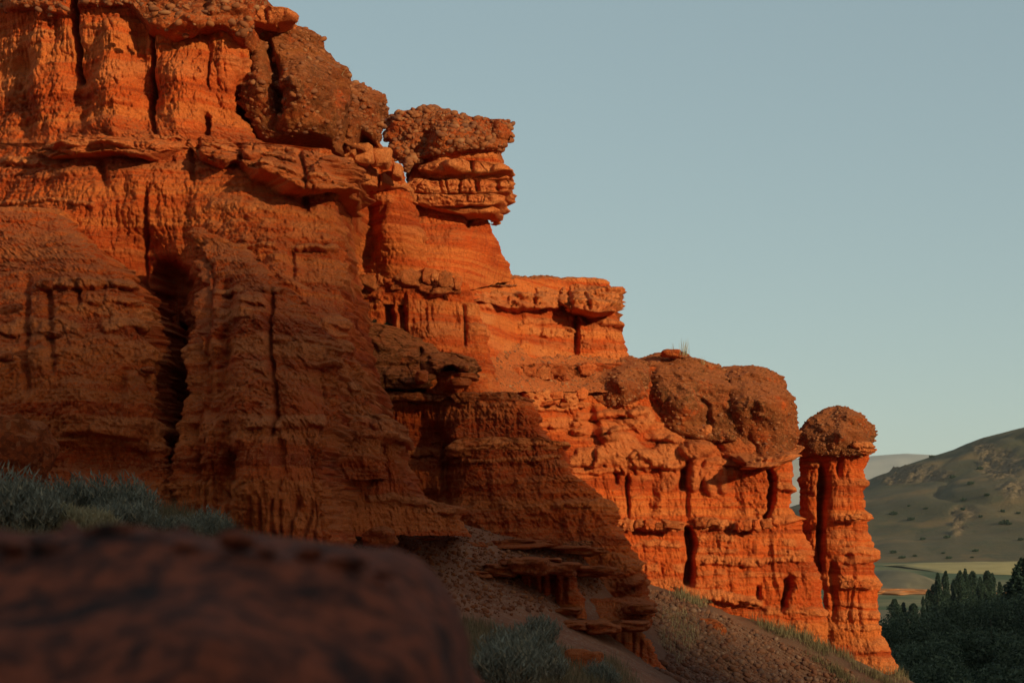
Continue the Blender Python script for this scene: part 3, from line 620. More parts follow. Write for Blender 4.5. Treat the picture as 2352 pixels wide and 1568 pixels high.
H1 = [([(338,930),(372,925),(384,940)],[(338,1146),(346,1139),(353,1135),(362,1140),(370,1150),(384,1140)],336,384,45.5,8,10,'mud',0.5),
      ([(367,1000),(376,966),(388,964),(396,990)],[(367,1095),(372,1150),(378,1164),(386,1173),(391,1171),(396,1120)],367,396,44.9,14,16,'sand',0.7),
      ([(398,990),(411,975)],[(398,1120),(401,1165),(405,1171),(408,1169),(411,1140)],398,411,45.25,10,10,'sand',.6),
      ([(412,950),(424,935),(443,942)],[(412,1155),(416,1181),(421,1185),(427,1176),(432,1178),(438,1174),(443,1150)],412,443,45.1,10,12,'sand',.9),
      ([(446,945),(460,958),(472,980)],[(446,1140),(450,1158),(455,1163),(461,1160),(467,1150),(472,1130)],446,472,45.0,12,12,'sand',1.0),
      ([(475,985),(480,1000),(489,1060)],[(475,1130),(478,1146),(483,1147),(489,1136)],475,489,45.2,10,10,'sand',.7)]
wall('core', [(376,935),(440,940),(492,980)], [(376,1140),(400,1146),(440,1150),(470,1135),(492,1110)], 376, 492, [(930,376,46.2),(1140,376,45.8),(950,440,46.0),(1150,440,45.6),(980,490,45.9),(1120,490,45.8)], hd, rl=20, rr=14, rt=3, back=1.6, amp=.6, taper=.4)
for i, (l, r, a, b, d, q, e, kd, am) in enumerate(H1):
    f = []
    if i == 3: f = [gully([(1056,410),(1054,446)],3,.14,fade=3), gully([(1092,410),(1098,440)],6,.22,fade=6), gully([(1020,404),(1030,446)],2.5,.12,fade=3), gully([(1140,412),(1143,440)],4,.15,fade=5), ledge([(1120,424),(1180,426)],6,.1), bump(960,425,30,18,.15)]
    if i == 1: f = [bump(1045,380,28,18,.3,bed=.9), bump(1150,385,22,10,.15), gully([(1080,366),(1085,398)],5,.2,fade=3)]
    if i == 0: f = [bump(1015,370,22,30,.2,bed=.8), gully([(975,350),(970,400)],10,.3,fade=4), band([(980,352),(1150,350)],14,.7)]
    wall('sandstone_slab', l, r, a, b, [(930,a,d+.45),(1010,a,d+.12),(1090,a,d),(1180,a,d+.15),(930,b,d+.45),(1010,b,d+.12),(1090,b,d),(1180,b,d+.15)], hd, kind=kd, rl=q, rr=e, rt=min(6,(b-a)*.28), rb=min(6,(b-a)*.28), k=1.2, close_bottom=True, back=1.8, bt=1.2, feats=f, amp=am, step=1.6)
hc = wall('pebbly_cap', [(236,984),(241,958),(247,941),(255,915),(263,890),(280,886),(300,889),(313,890),(334,899),(350,903),(369,917),(386,930)], [(236,1008),(240,1028),(247,1044),(256,1062),(263,1088),(268,1110),(271,1144),(280,1156),(289,1164),(302,1166),(321,1162),(334,1152),(341,1138),(346,1090),(352,1020),(360,970),(371,956),(386,936)], 236, 386,
     [(880,300,45.90),(1000,240,45.90),(1010,310,45.00),(1160,300,45.50),(1000,380,45.40)], hd, kind='cong', taper=.42, rl=40, rr=40, rt=45, rb=18, close_bottom=True, back=2.2, feats=[gully([(985,290),(975,330),(960,350)],16,.35), bump(1070,310,60,30,.2,sharp=1), bump(1145,290,20,24,.2), gully([(1128,265),(1130,300)],5,.15,fade=5)], step=1.8)
cobbles(hd, [hc], 250, 1300, 0.022, 0.13, thr=0.2, f=.8)
# 3 ---- left buttress in the shade
bA = thing('buttress', 'broad dark red buttress in shade at the left edge, pale ledges across it', 'rock formation', PT(200, 1150, 28))
wA = wall('face', [(470,-320),(1230,-320)], [(470,140),(530,162),(570,200),(600,242),(640,288),(652,303),(665,303),(700,318),(735,335),(742,345),(760,345),(772,352),(860,362),(920,370),(1000,376),(1060,382),(1110,393),(1160,408),(1230,430)], 470, 1230,
     [(-300,470,35.5),(140,470,35.2),(-300,560,33.2),(150,560,32.8),(-300,640,31.2),(150,645,30.6),(290,645,31.0),(-300,740,30.2),(150,740,29.6),(330,740,30.0),(-300,900,29.2),(150,900,28.5),(360,900,29.0),(-300,1160,28.4),(150,1160,27.5),(390,1160,28)], bA, amp=1.25, rl=10, rr=40, rt=30, feats=[
     ledge([(92,650),(150,648),(230,650),(300,652)],9,.2,bed=.85,cong=.3), bump(104,655,17,11,.25,cong=1), ledge([(200,690),(300,688),(345,700)],7,.12,bed=.6), band([(130,715),(200,700),(330,720)],16,.9,.08), ledge([(230,745),(290,738),(345,750)],14,.2,bed=.9), ledge([(-10,755),(60,745),(110,748),(190,752)],14,.18,bed=.8),
     bump(116,768,14,8,.2,cong=.8), ledge([(-5,815),(40,820)],9,.2,cong=.5), bump(92,820,30,30,.15,bed=.6), bump(335,852,22,8,.2,cong=.4), band([(0,560),(60,545),(130,560)],12,.4), gully([(60,640),(55,760),(58,900)],8,.25), gully([(108,660),(112,760),(118,850)],9,.25), gully([(178,650),(176,700)],6,.25,fade=6), gully([(280,860),(270,960)],14,.22),
     ledge([(140,988),(200,984),(260,990),(325,1000)],10,.18,.2,bed=0), bump(235,1045,120,52,-.4,sharp=.8), ledge([(280,1015),(330,1030)],8,.12,bed=0), bump(180,925,60,70,.3,sharp=1), bump(310,940,50,90,.25,sharp=1), band([(10,680),(80,690)],12,.6), ledge([(0,600),(40,610)],6,.1)])
for x, y, w, h in ((104,655,34,20),(118,769,28,14),(12,820,36,20),(338,850,34,12)): boulder('lodged_stone', x, y, w, h, 29.6 if y < 700 else 28.7, bA, boxy=.7, seed=x, cong=.9, bed=0, dep=.22, sub=4)
boulder('boulder', 35, 1040, 170, 150, 26.6, None, 'dark pebbly boulder at the left edge behind the blue-grey shrubs', 'boulder', boxy=.75, rough=.25, seed=4, cong=.8, bed=.1, lump=.12)
# 4 ---- middle buttress in the shade
bB = thing('buttress', 'dark red fluted buttress in shade just behind the blurred boulder, cracked down its middle', 'rock formation', PT(570, 1270, 27))
wB = wall('face', [(520,445),(545,434),(620,425),(660,426),(760,418),(850,412),(950,402),(1050,397),(1110,398),(1330,398)], [(520,456),(535,470),(560,556),(600,590),(640,620),(665,652),(690,688),(720,712),(800,745),(880,768),(950,772),(985,764),(1050,744),(1100,746),(1180,758),(1330,775)], 520, 1330,
     [(440,520,34),(560,560,33.4),(430,620,32),(600,640,31),(430,760,29.8),(560,700,29.6),(700,760,30.0),(415,900,28.8),(520,900,27.8),(640,900,28.0),(770,900,29.6),(400,1000,28.3),(520,1000,27.1),(640,1000,27.2),(760,1000,28.4),(400,1330,27.6),(520,1330,26.6),(640,1330,26.4),(770,1330,27.4)], bB, amp=1.25, rl=55, rr=34, rt=26, feats=[
     gully([(625,668),(622,740),(619,800),(630,880),(634,960),(622,1000)],5,.45,1.6,2.6), gully([(512,640),(515,760),(505,900),(515,1000),(520,1150)],20,.45), gully([(445,560),(450,700),(445,900),(450,1100)],16,.4,2,1.5), gully([(478,600),(470,800),(475,950)],10,.3),
     ledge([(485,668),(530,662),(565,665)],7,.16,bed=.8), ledge([(600,663),(650,667)],6,.25,bed=.6,cong=.5), ledge([(545,685),(600,688),(615,695)],8,.18,bed=.6), band([(500,712),(560,720),(610,735)],12,.8,.1), band([(590,775),(620,780)],10,.6), ledge([(615,778),(660,775),(720,782)],6,.16,bed=.6,cong=.3), ledge([(565,835),(620,840)],12,.14,bed=.6), ledge([(705,838),(760,834)],9,.16,bed=.6), bump(600,750,30,60,.15,sharp=1), bump(560,850,50,120,.3,sharp=1), bump(690,880,50,110,.3,sharp=1),
     band([(600,930),(640,940)],8,.6), ledge([(560,968),(640,972),(700,966),(755,970)],13,.22,.25,bed=.75), bump(600,1110,80,120,.3,sharp=1), gully([(640,1000),(650,1080),(640,1130)],10,.2), bump(480,1010,50,90,.2,sharp=1), flutes(400,560,980,1300,18,.12), flutes(560,760,1150,1300,26,.12), bump(640,1040,30,30,-.12), bump(540,1060,40,50,-.12)])
# 5 ---- small capped buttress between
bL = thing('buttress', 'small shaded buttress with a knobbly pale cap, tucked right of the fluted one', 'rock formation', PT(860, 1190, 31))
wall('face', [(960,730),(1230,720)], [(960,900),(975,912),(1000,905),(1050,908),(1090,926),(1130,950),(1150,990),(1163,1030),(1178,1037),(1200,1050),(1230,1060)], 960, 1230, [(740,960,32.2),(900,960,33),(740,1100,31.6),(900,1100,33),(740,1220,31),(1040,1220,34),(1000,1150,34.2)], bL, rr=30, rl=8, rt=6, feats=[
     ledge([(840,1145),(900,1140),(960,1150),(1035,1165)],8,.14,bed=.8), gully([(835,1010),(838,1060),(850,1110)],10,.25), gully([(870,1010),(880,1090)],8,.2), ledge([(950,1165),(1040,1172)],9,.15,bed=.6,blocks=16)])
wall('cap', [(950,770),(965,757),(1000,750),(1016,752)], [(950,880),(958,900),(975,915),(995,913),(1016,900)], 950, 1016, [(760,960,31.7),(900,960,32.4),(760,1010,31.6),(900,1010,32.4)], bL, kind='sand', rl=14, rr=20, rt=14, rb=12, close_bottom=True, bot=[(750,1000),(800,996),(840,1006),(870,1020),(890,1012),(915,1000)], feats=[bump(830,975,50,22,.25), bump(885,985,26,26,.22), gully([(855,950),(852,1016)],5,.2,fade=3)])
# 6 ---- shaded stepped cliff in the centre
bK = thing('stepped_cliff', 'shaded brown cliff in the centre, domed top above a long thin slab', 'cliff', PT(1150, 1370, 42))
kd = [(820,890,42.10),(1090,890,42.40),(820,1000,42.10),(1010,1000,42.70),(1035,1000,41.40),(1300,1000,41.70),(860,1180,41.10),(1010,1180,42.10),(1040,1180,40.50),(1390,1180,40.90),(1000,1380,39.70),(1200,1380,39.10),(1480,1380,39.80)]
wK = wall('face', [(850,815),(930,830),(1420,860)], [(850,1085),(903,1093),(912,1150),(921,1204),(950,1226),(985,1244),(1003,1262),(1012,1298),(1050,1305),(1085,1312),(1110,1345),(1140,1385),(1150,1400),(1190,1407),(1230,1425),(1270,1455),(1300,1464),(1360,1480),(1420,1502)], 850, 1420, kd, bK, amp=1.35, rl=6, rr=22, rt=5, feats=[
     gully([(1022,1010),(1020,1080),(1024,1150)],9,.5,2.5), gully([(862,860),(864,895)],9,.4,fade=4), gully([(905,860),(915,895)],12,.45,fade=4), gully([(955,862),(962,900)],12,.4,fade=4), gully([(1000,890),(1030,900)],14,.3), bump(985,875,18,30,.35), bump(1040,880,16,30,.35), bump(890,880,20,20,.25,bed=.4), bump(930,880,18,14,.2),
     ledge([(870,925),(960,930),(1060,926),(1180,930)],5,.08,bed=.4,blocks=12), ledge([(905,1040),(930,1036),(1015,1040)],8,.12,bed=.6), ledge([(1030,1060),(1130,1058),(1300,1046)],5,.12,bed=.7), ledge([(1120,1020),(1240,1012),(1300,1020)],8,.12,bed=.5), flutes(870,1240,940,1010,22,.05), gully([(1090,930),(1095,990)],5,.12),
     ledge([(1270,1160),(1330,1152),(1400,1155)],10,.16,bed=.5), gully([(1275,1160),(1280,1230)],14,.25), band([(1190,1120),(1260,1115)],6,.4), flutes(1030,1300,1060,1180,40,.06), flutes(1130,1460,1180,1330,44,.08), ledge([(1290,1250),(1365,1246)],6,.12,cong=.5), ledge([(1320,1340),(1400,1352),(1470,1330)],12,.3,.5,bed=.2), bump(1420,1300,40,30,.2,bed=.2)])
k1 = wall('domed_cap', [(727,812),(760,806),(826,812),(890,830)], [(727,826),(736,860),(748,905),(762,940),(774,966),(788,992),(806,1000),(820,985),(850,995),(872,990),(890,975)], 727, 890, [(815,730,43.10),(980,780,43.30),(815,830,41.80),(980,830,42.10),(815,885,41.70),(980,885,42.00)], bK, kind='sand', rl=8, rr=30, rt=60, rb=10, close_bottom=True, bed0=0, cong0=.85, lichen=.5, feats=[gully([(968,800),(975,880)],6,.35,fade=5), ledge([(812,826),(900,822),(975,826)],9,.12,.5,bed=0,cong=.6), ledge([(830,866),(900,860),(985,872)],16,.25,.2,bed=.2,cong=.5), bump(880,790,60,30,.2), gully([(840,780),(870,810)],8,.15)])
k2 = wall('domed_cap', [(806,1004),(822,990),(845,988),(885,1000)], [(806,1034),(812,1056),(822,1078),(836,1091),(850,1095),(868,1090),(880,1092),(885,1080)], 806, 885, [(990,810,42.50),(1090,820,42.70),(990,850,41.60),(1090,850,42.00),(1040,880,41.80)], bK, kind='sand', rl=14, rr=22, rt=24, rb=9, close_bottom=True, bot=[(988,850),(1020,842),(1040,838),(1060,850),(1080,858),(1095,856)], cong0=.9, bed0=0, lichen=.5, feats=[bump(1055,835,36,20,.2)])
boulder('sandstone_block', 1055, 880, 50, 20, 41.70, bK, boxy=.5, seed=3.1, bed=.3, cong=.3, dep=.4, sub=4); boulder('sandstone_block', 1074, 866, 44, 14, 41.80, bK, boxy=.5, seed=5.1, bed=.3, cong=.3, dep=.4, sub=4)
boulder('sandstone_block', 968, 868, 30, 26, 41.50, bK, boxy=.5, seed=8.1, bed=.3, cong=.3, dep=.4, sub=4)
for l, r, a, b, d in (([(902,850),(920,858)],[(902,1000),(908,1022),(914,1024),(920,1015)],902,920,41.85), ([(900,1030),(908,1026),(922,1040)],[(900,1186),(906,1196),(911,1214),(916,1216),(922,1200)],900,923,41.8)):
    wall('slab', l, r, a, b, [(850,900,d),(1020,900,d+.1),(1220,900,d+.3),(850,925,d),(1220,925,d+.3)], bK, kind='sand', rl=8, rr=10, rt=5, rb=5, close_bottom=True, bed0=0, cong0=.9, back=1.2, bt=1.2, step=1.7, amp=1.0)
k5 = wall('slab', [(1003,1090),(1010,1050),(1030,1024),(1054,1030)], [(1003,1190),(1008,1230),(1014,1260),(1020,1300),(1034,1305),(1054,1250)], 1003, 1054, [(1030,1003,41.25),(1300,1003,41.60),(1030,1054,41.25),(1300,1054,41.60)], bK, kind='sand', rl=16, rr=14, rt=10, rb=8, close_bottom=True, bot=[(1024,1046),(1060,1050),(1110,1040),(1180,1044),(1306,1034)], feats=[bump(1120,1020,40,16,.2), bump(1060,1025,30,18,.15), bump(1190,1022,40,14,.15), ledge([(1040,1034),(1150,1028)],4,.08)])
cobbles(bK, [wK], 20, 120, .02, .06, .3)
# a shrubby mat on top comes with the plants; low rocks in front of the stepped cliff
bM = thing('table_rock', 'low flat-topped rock with a dark slab over fluted red stems, below the stepped cliff', 'rock formation', PT(1230, 1400, 38))
wall('stem', [(1312,1110),(1345,1108),(1420,1090)], [(1312,1318),(1350,1322),(1380,1330),(1420,1340)], 1312, 1420, [(1110,1320,38.20),(1200,1320,37.20),(1320,1320,37.40),(1110,1410,37.40),(1200,1410,37.8),(1320,1410,36.80)], bM, rl=40, rr=22, rt=3, feats=[flutes(1120,1320,1310,1400,27,.16), gully([(1190,1315),(1188,1360)],5,.35,fade=4), gully([(1270,1315),(1272,1390)],6,.3,fade=4), bump(1180,1372,24,12,.25)])
for x, y, w, h, d in ((1150,1308,76,26,37.10),(1212,1300,84,36,36.70),(1286,1304,84,28,36.80),(1180,1290,60,16,37.20),(1258,1288,56,14,37.30)):
    boulder('slab_block', x, y, w, h, d, bM, boxy=.5, rough=.35, seed=x*.21, cong=.8, bed=.1, dep=.7, lump=.07)
for x, y, w, h, d in ((1070,1262,110,34,38.40),(1040,1295,80,30,37.60),(1190,1250,150,26,39.10),(1330,1262,120,22,39.20),(1080,1320,90,24,36.40),(930,1240,120,16,37.40),(1120,1360,60,14,36.20),(1370,1310,110,26,38.60)):
    boulder('rock_shelf', x, y, w, h*.8, d+.25, bM, boxy=.5, rough=.5, seed=x*.1, cong=.5, bed=.2, dep=.5, lump=.13)
bN = thing('ledge_rock', 'red rock step with a thin dark overhanging slab, lower centre beside the scree', 'rock formation', PT(1400, 1568, 36))
wall('face', [(1375,1270),(1700,1230)], [(1375,1498),(1410,1500),(1440,1500),(1455,1480),(1480,1508),(1530,1525),(1568,1548),(1700,1600)], 1375, 1700, [(1280,1375,38.2),(1500,1375,39.4),(1280,1450,36.6),(1500,1450,37.6),(1280,1568,35.4),(1540,1568,36.6),(1280,1700,34.5),(1600,1700,36)], bN, rl=50, rr=26, rt=6, feats=[ledge([(1280,1398),(1340,1400)],7,.2,bed=.2,cong=.4), bump(1460,1400,50,26,.3,cong=.6), gully([(1345,1450),(1348,1520)],6,.2,fade=6), flutes(1290,1500,1455,1600,22,.12), ledge([(1300,1510),(1340,1514)],5,.12,bed=.3), ledge([(1440,1520),(1500,1530)],8,.1,bed=.2)])
for x, y, w, h, d in ((1322,1436,70,24,36.2),(1380,1440,90,26,36.3),(1448,1436,84,22,36.7),(1300,1402,60,16,36.9),(1470,1396,70,26,37.6)):
    boulder('slab_block', x, y, w, h, d, bN, boxy=.5, rough=.35, seed=x*.17, cong=.7, bed=.1, dep=.7, lump=.07)
boulder('boulder', 1345, 1535, 95, 84, 29, None, 'reddish rounded boulder at the bottom edge among the grass', 'boulder', boxy=.75, rough=.25, seed=14, cong=.6, bed=.2)
boulder('boulder', 872, 1236, 80, 48, 30.5, None, 'small red pebbly boulder at the foot of the fluted buttress', 'boulder', boxy=.8, rough=.2, seed=24, cong=.7, bed=.0)
boulder('boulder', 1945, 1556, 60, 30, 49.5, None, 'dark brown boulder in the grass at the foot of the pillar', 'boulder', boxy=.8, rough=.2, seed=34, cong=.6, bed=.0)
boulder('boulder', 1628, 1445, 78, 46, 45.6, None, 'large flat reddish brown boulder lying on the scree', 'boulder', boxy=.85, rough=.2, seed=44, cong=1, bed=.0, tilt=-.35)
# 7 ---- sunlit nose below the hoodoo
bG = thing('buttress', 'bright orange sunlit buttress below the hoodoo with a row of dark blocks on top', 'rock formation', PT(1000, 960, 48))
wG = wall('face', [(612,740),(1020,760)], [(612,1000),(625,1040),(650,1068),(680,1072),(700,1092),(750,1106),(800,1112),(850,1120),(890,1134),(930,1160),(1020,1200)], 612, 1020, [(780,612,44.00),(1000,612,44.20),(780,700,44.20),(1000,700,43.80),(1080,700,44.60),(780,850,43.80),(1000,850,43.40),(1110,850,44.00),(900,1020,43.00),(1200,1020,43.80)], bG, rl=6, rr=34, rt=8, feats=[
     gully([(886,655),(890,720),(898,790)],11,.6,2.2), gully([(922,665),(925,740),(930,800)],8,.5,2), gully([(808,600),(805,640)],6,.4,fade=5), gully([(1066,700),(1068,790)],4,.25,fade=6), flutes(880,990,680,800,17,.06), band([(960,705),(1090,712)],14,.8,.05), band([(920,742),(1100,748)],9,.8,.05), band([(1000,770),(1100,775)],6,.5), ledge([(800,672),(820,676)],6,.25), bump(1000,800,60,90,.25,sharp=1), band([(1085,860),(1130,880)],20,.5)])
blocks(bG, [(792,650),(850,645),(900,640),(940,635),(1000,640),(1070,655)], 30, lambda x, y: 43.75, 22, 46, embed=.5)
blocks(bG, [(900,662),(960,664),(1060,668)], 16, lambda x, y: 43.8, 24, 44, embed=.5); blocks(bG, [(930,628),(1010,630)], 16, lambda x, y: 43.9, 22, 40, embed=.5); blocks(bG, [(800,668),(870,672)], 20, lambda x, y: 43.9, 18, 30, embed=.5)
# 8 ---- sunlit shelf rock
bS = thing('shelf_rock', 'flat sunlit shelf rock with an overhanging beak at its right end against the sky', 'rock formation', PT(1290, 830, 52))
wS = wall('face', [(640,1030),(850,1070)], [(640,1390),(700,1412),(712,1408),(724,1416),(733,1428),(741,1431),(746,1424),(765,1427),(790,1434),(815,1440),(850,1446)], 640, 850, [(1300,640,51.2),(1300,740,50.5),(1300,850,50.0),(1040,640,45.2),(1100,640,46.8),(1200,640,49.4),(1400,640,52),(1060,740,44.8),(1110,740,45.9),(1200,740,48.8),(1430,740,51.3),(1080,850,44.6),(1110,850,45.5),(1200,850,48),(1440,850,51)], bS, rr=18, rl=10, rt=5, feats=[
     ledge([(1180,738),(1290,736),(1310,740)],6,.14,bed=.6,blocks=24), ledge([(1210,762),(1290,764),(1350,760)],8,.14,bed=.7,blocks=18), ledge([(1370,738),(1432,742)],6,.22,bed=.6), ledge([(1100,690),(1170,700)],12,.2,bed=.7), ledge([(1100,730),(1140,732)],14,.1,bed=.8), gully([(1322,712),(1326,760),(1322,815)],7,.45,2,1.3), gully([(1185,715),(1187,800)],10,.25), gully([(1240,700),(1240,800)],8,.18), gully([(1340,706),(1345,740)],10,.35,fade=6), ledge([(1300,752),(1330,758)],5,.25), band([(1360,760),(1430,770)],14,.5), band([(1200,790),(1430,800)],10,.4)])
wall('slab', [(650,1300),(665,1285),(700,1282),(716,1300)], [(650,1385),(656,1410),(666,1428),(676,1434),(684,1438),(700,1438),(708,1424),(716,1400)], 650, 716, [(1290,650,51.1),(1400,650,51.6),(1290,690,49.9),(1430,690,50.6)], bS, kind='sand', amp=1.7, bedk=.7, rl=12, rr=14, rt=24, rb=6, close_bottom=True, bed0=.2, bot=[(1280,706),(1340,712),(1390,716),(1420,706),(1440,704)], feats=[gully([(1300,650),(1308,716)],5,.4,2,2.5,fade=3), gully([(1342,670),(1356,716)],4,.2,2,2.5,fade=6), ledge([(1310,668),(1400,664)],4,.15,.7), ledge([(1310,690),(1430,694)],4,.12,.7), ledge([(1345,672),(1420,678)],4,.12,bed=.4), bump(1390,694,40,16,.15), bump(1325,690,18,22,.2)])
wall('slab', [(646,1120),(660,1080),(690,1075),(708,1090)], [(646,1250),(654,1290),(680,1296),(708,1290)], 646, 708, [(1080,650,46.8),(1180,650,49.2),(1290,650,51.4),(1080,700,45.4),(1180,700,47.5),(1290,700,49.8)], bS, kind='sand', amp=1.7, bedk=.7, rl=10, rr=10, rt=20, rb=6, close_bottom=True, bot=[(1075,690),(1130,696),(1165,706),(1240,704),(1296,704)], feats=[ledge([(1085,672),(1180,678),(1260,680)],7,.16,.6), ledge([(1085,690),(1160,694)],5,.14,.6), gully([(1225,650),(1228,708)],4,.2,2,2,fade=3), bump(1210,690,50,14,.25)])
gs = wall('gravel_top', [(625,1140),(655,1090)], [(625,1290),(640,1330),(650,1395),(655,1400)], 624, 656, [(1090,656,46.8),(1200,656,49.2),(1400,656,51.7),(1140,626,49.6),(1200,630,51.5),(1300,630,54)], bS, kind='talus', rl=10, rr=14, rt=5, top=[(1090,640),(1150,629),(1200,634),(1270,635),(1310,645),(1400,651)], feats=[bump(1250,640,40,10,.2)])
cobbles(bS, [gs], 60, 260, .025, .08, .2, None)
hs_ = wall('gravel_slope', [(760,1085),(900,1110)], [(760,1440),(820,1470),(900,1480)], 760, 900, [(1090,760,46.0),(1200,792,48.6),(1250,800,49.8),(1450,818,51.6),(1100,830,45.2),(1250,850,48.4),(1450,850,50.2),(1130,900,44.8),(1300,900,48.2),(1480,900,49.8)], bS, kind='talus', rl=10, rr=10, rt=4, top=[(1085,740),(1110,768),(1200,792),(1300,815),(1450,818)], feats=[])
cobbles(bS, [hs_], 120, 900, .022, .085, .2)
# 9 ---- right-hand cliff in the sun
bI = thing('banded_cliff', 'sunlit orange banded cliff under three rounded brown domes, left of the pillar', 'cliff', PT(1600, 1480, 50))
wI = wall('face', [(835,1100),(900,1120),(1000,1200),(1100,1270),(1520,1300)], [(835,1470),(870,1640),(960,1700),(1000,1760),(1040,1815),(1058,1821),(1076,1824),(1098,1816),(1127,1826),(1142,1817),(1164,1815),(1180,1824),(1192,1837),(1205,1838),(1233,1845),(1266,1860),(1296,1867),(1340,1880),(1380,1885),(1410,1890),(1440,1897),(1470,1900),(1520,1906)], 835, 1520,
     [(1100,840,46.0),(1300,840,49.4),(1500,840,50.8),(1120,920,45.4),(1300,920,48.2),(1640,920,50.6),(1200,1000,46.6),(1400,1000,48.6),(1700,1000,50.2),(1300,1090,48.0),(1500,1090,49.1),(1800,1090,49.9),(1300,1300,47.4),(1500,1300,48.6),(1850,1300,49.5),(1400,1500,47.8),(1600,1500,48.8),(1900,1500,49.5)], bI, rl=6, rr=30, taper=.42, rt=10, feats=[
     # lumpy beds at the upper left
     ledge([(1170,850),(1260,852),(1350,850)],16,.3,.3,bed=.4,blocks=30,cong=.4), bump(1220,900,24,14,.3,bed=.7), bump(1310,915,22,13,.3,bed=.8), bump(1240,910,40,22,.3,bed=.8), ledge([(1215,934),(1290,938),(1340,930)],6,.2,bed=.7), ledge([(1230,970),(1290,978),(1340,970)],6,.2,.6,bed=.5), ledge([(1310,990),(1400,985),(1480,975)],8,.25,.7,bed=.5), ledge([(1320,955),(1420,948),(1490,942)],8,.3,.7,bed=.4), gully([(1355,930),(1360,1000)],14,.4), bump(1430,920,40,18,.3,bed=.7), bump(1470,960,40,30,.35,bed=.7), bump(1395,1000,26,16,.3,cong=.4,bed=.5),
     bump(1590,990,24,12,.35,bed=.8), bump(1625,988,20,18,.35,bed=.8), bump(1600,1030,44,24,.4,bed=.5,cong=.3), bump(1530,1000,40,14,.2,bed=.6), ledge([(1480,1000),(1580,1010)],8,.2,bed=.6),
     # thick bed
     bump(1352,1052,44,28,.3,bed=.7,sharp=.4,wob=.5), bump(1425,1036,62,44,.42,bed=.7,sharp=.35,wob=.5), bump(1525,1050,58,34,.35,bed=.75,sharp=.4,wob=.5), bump(1480,1062,30,18,.25,bed=.5,wob=.5), ledge([(1310,1076),(1380,1080),(1435,1076)],7,.2,.7,bed=.6), ledge([(1440,1068),(1540,1072),(1580,1068)],6,.16,.5,bed=.6), bump(1700,1030,50,26,.3,bed=.4,cong=.4), ledge([(1640,1056),(1740,1066),(1800,1058)],9,.25,.6,bed=.5),
     # lower wall
     gully([(1438,1085),(1440,1130),(1445,1185)],4,.35,2,2), gully([(1572,1075),(1570,1125)],8,.45,2.5,fade=6), gully([(1581,1130),(1576,1190)],5,.25), gully([(1583,1210),(1588,1260),(1584,1345)],9,1.0,3,.7,fade=6), gully([(1768,1075),(1774,1130),(1763,1200)],7,.7,2.5,1.6,fade=14), gully([(1690,1080),(1694,1180)],18,.25), gully([(1500,1080),(1498,1180)],16,.2), gully([(1812,1326),(1810,1360),(1790,1400)],9,.7,2.2,1.8,fade=16), gully([(1742,1345),(1746,1378)],6,.4,fade=5), gully([(1415,1080),(1418,1110)],5,.3,fade=5), gully([(1640,1080),(1650,1140)],12,.3),
     bump(1594,1090,17,42,.35,bed=.5,sharp=.5), bump(1640,1095,34,46,.4,bed=.4,sharp=.5), bump(1540,1090,24,44,.1,bed=.4), bump(1612,1040,50,30,.25,bed=.4),
     ledge([(1415,1203),(1500,1206),(1580,1208)],11,.22,.25,bed=.85,blocks=26), ledge([(1595,1200),(1700,1205),(1760,1200)],12,.24,.25,bed=.8,blocks=30), ledge([(1765,1190),(1800,1195),(1845,1185)],9,.2,bed=.6), ledge([(1770,1112),(1826,1122)],8,.22,bed=.6),
     band([(1440,1245),(1560,1250)],8,.7,.06), band([(1600,1235),(1740,1240),(1850,1250)],9,.7,.05), band([(1600,1262),(1860,1270)],6,.6,.06), ledge([(1600,1283),(1720,1290),(1860,1278)],9,.14,.2,bed=.7,blocks=20), band([(1450,1300),(1570,1305)],10,.6,.04), band([(1600,1315),(1870,1320)],6,.5,.05), ledge([(1690,1375),(1755,1385)],5,.15,bed=.7), ledge([(1560,1358),(1640,1366),(1755,1384)],12,.25,.4,bed=.8), band([(1760,1400),(1890,1405)],10,.6,.08), band([(1760,1430),(1890,1435)],8,.5,.06), flutes(1600,1870,1210,1340,34,.06), flutes(1310,1580,1090,1190,40,.08), gully([(1520,1290),(1522,1330)],4,.1)])
d1 = wall('dome', [(813,1418),(822,1385),(838,1356),(860,1344),(890,1344),(912,1356),(930,1380)], [(813,1452),(826,1474),(850,1486),(890,1488),(905,1482),(930,1440)], 813, 930, [(1420,815,51),(1345,880,49.6),(1420,880,48.8),(1480,880,49.6),(1420,925,49.0)], bI, kind='cong', rl=36, rr=36, rt=40, rb=16, close_bottom=True, lichen=.4, feats=[bump(1440,870,40,40,.2,sharp=1)])
d2 = wall('dome', [(803,1524),(810,1500),(818,1460),(835,1478),(860,1488),(900,1494),(950,1502),(985,1522),(1012,1600)], [(803,1552),(808,1572),(818,1592),(828,1625),(836,1660),(870,1680),(930,1690),(1012,1700)], 803, 1012, [(1530,805,51.6),(1650,830,51.8),(1500,900,50.0),(1580,900,49.6),(1680,900,50.1),(1520,980,49.8),(1640,1000,49.8)], bI, kind='cong', rl=40, rr=24, rt=60, rb=20, close_bottom=True, lichen=.55, feats=[gully([(1600,905),(1625,930),(1632,985)],6,.2,2,2), bump(1560,860,60,40,.25,sharp=1), bump(1570,940,50,40,.2,sharp=1), bump(1525,890,26,60,.15,sharp=1)])
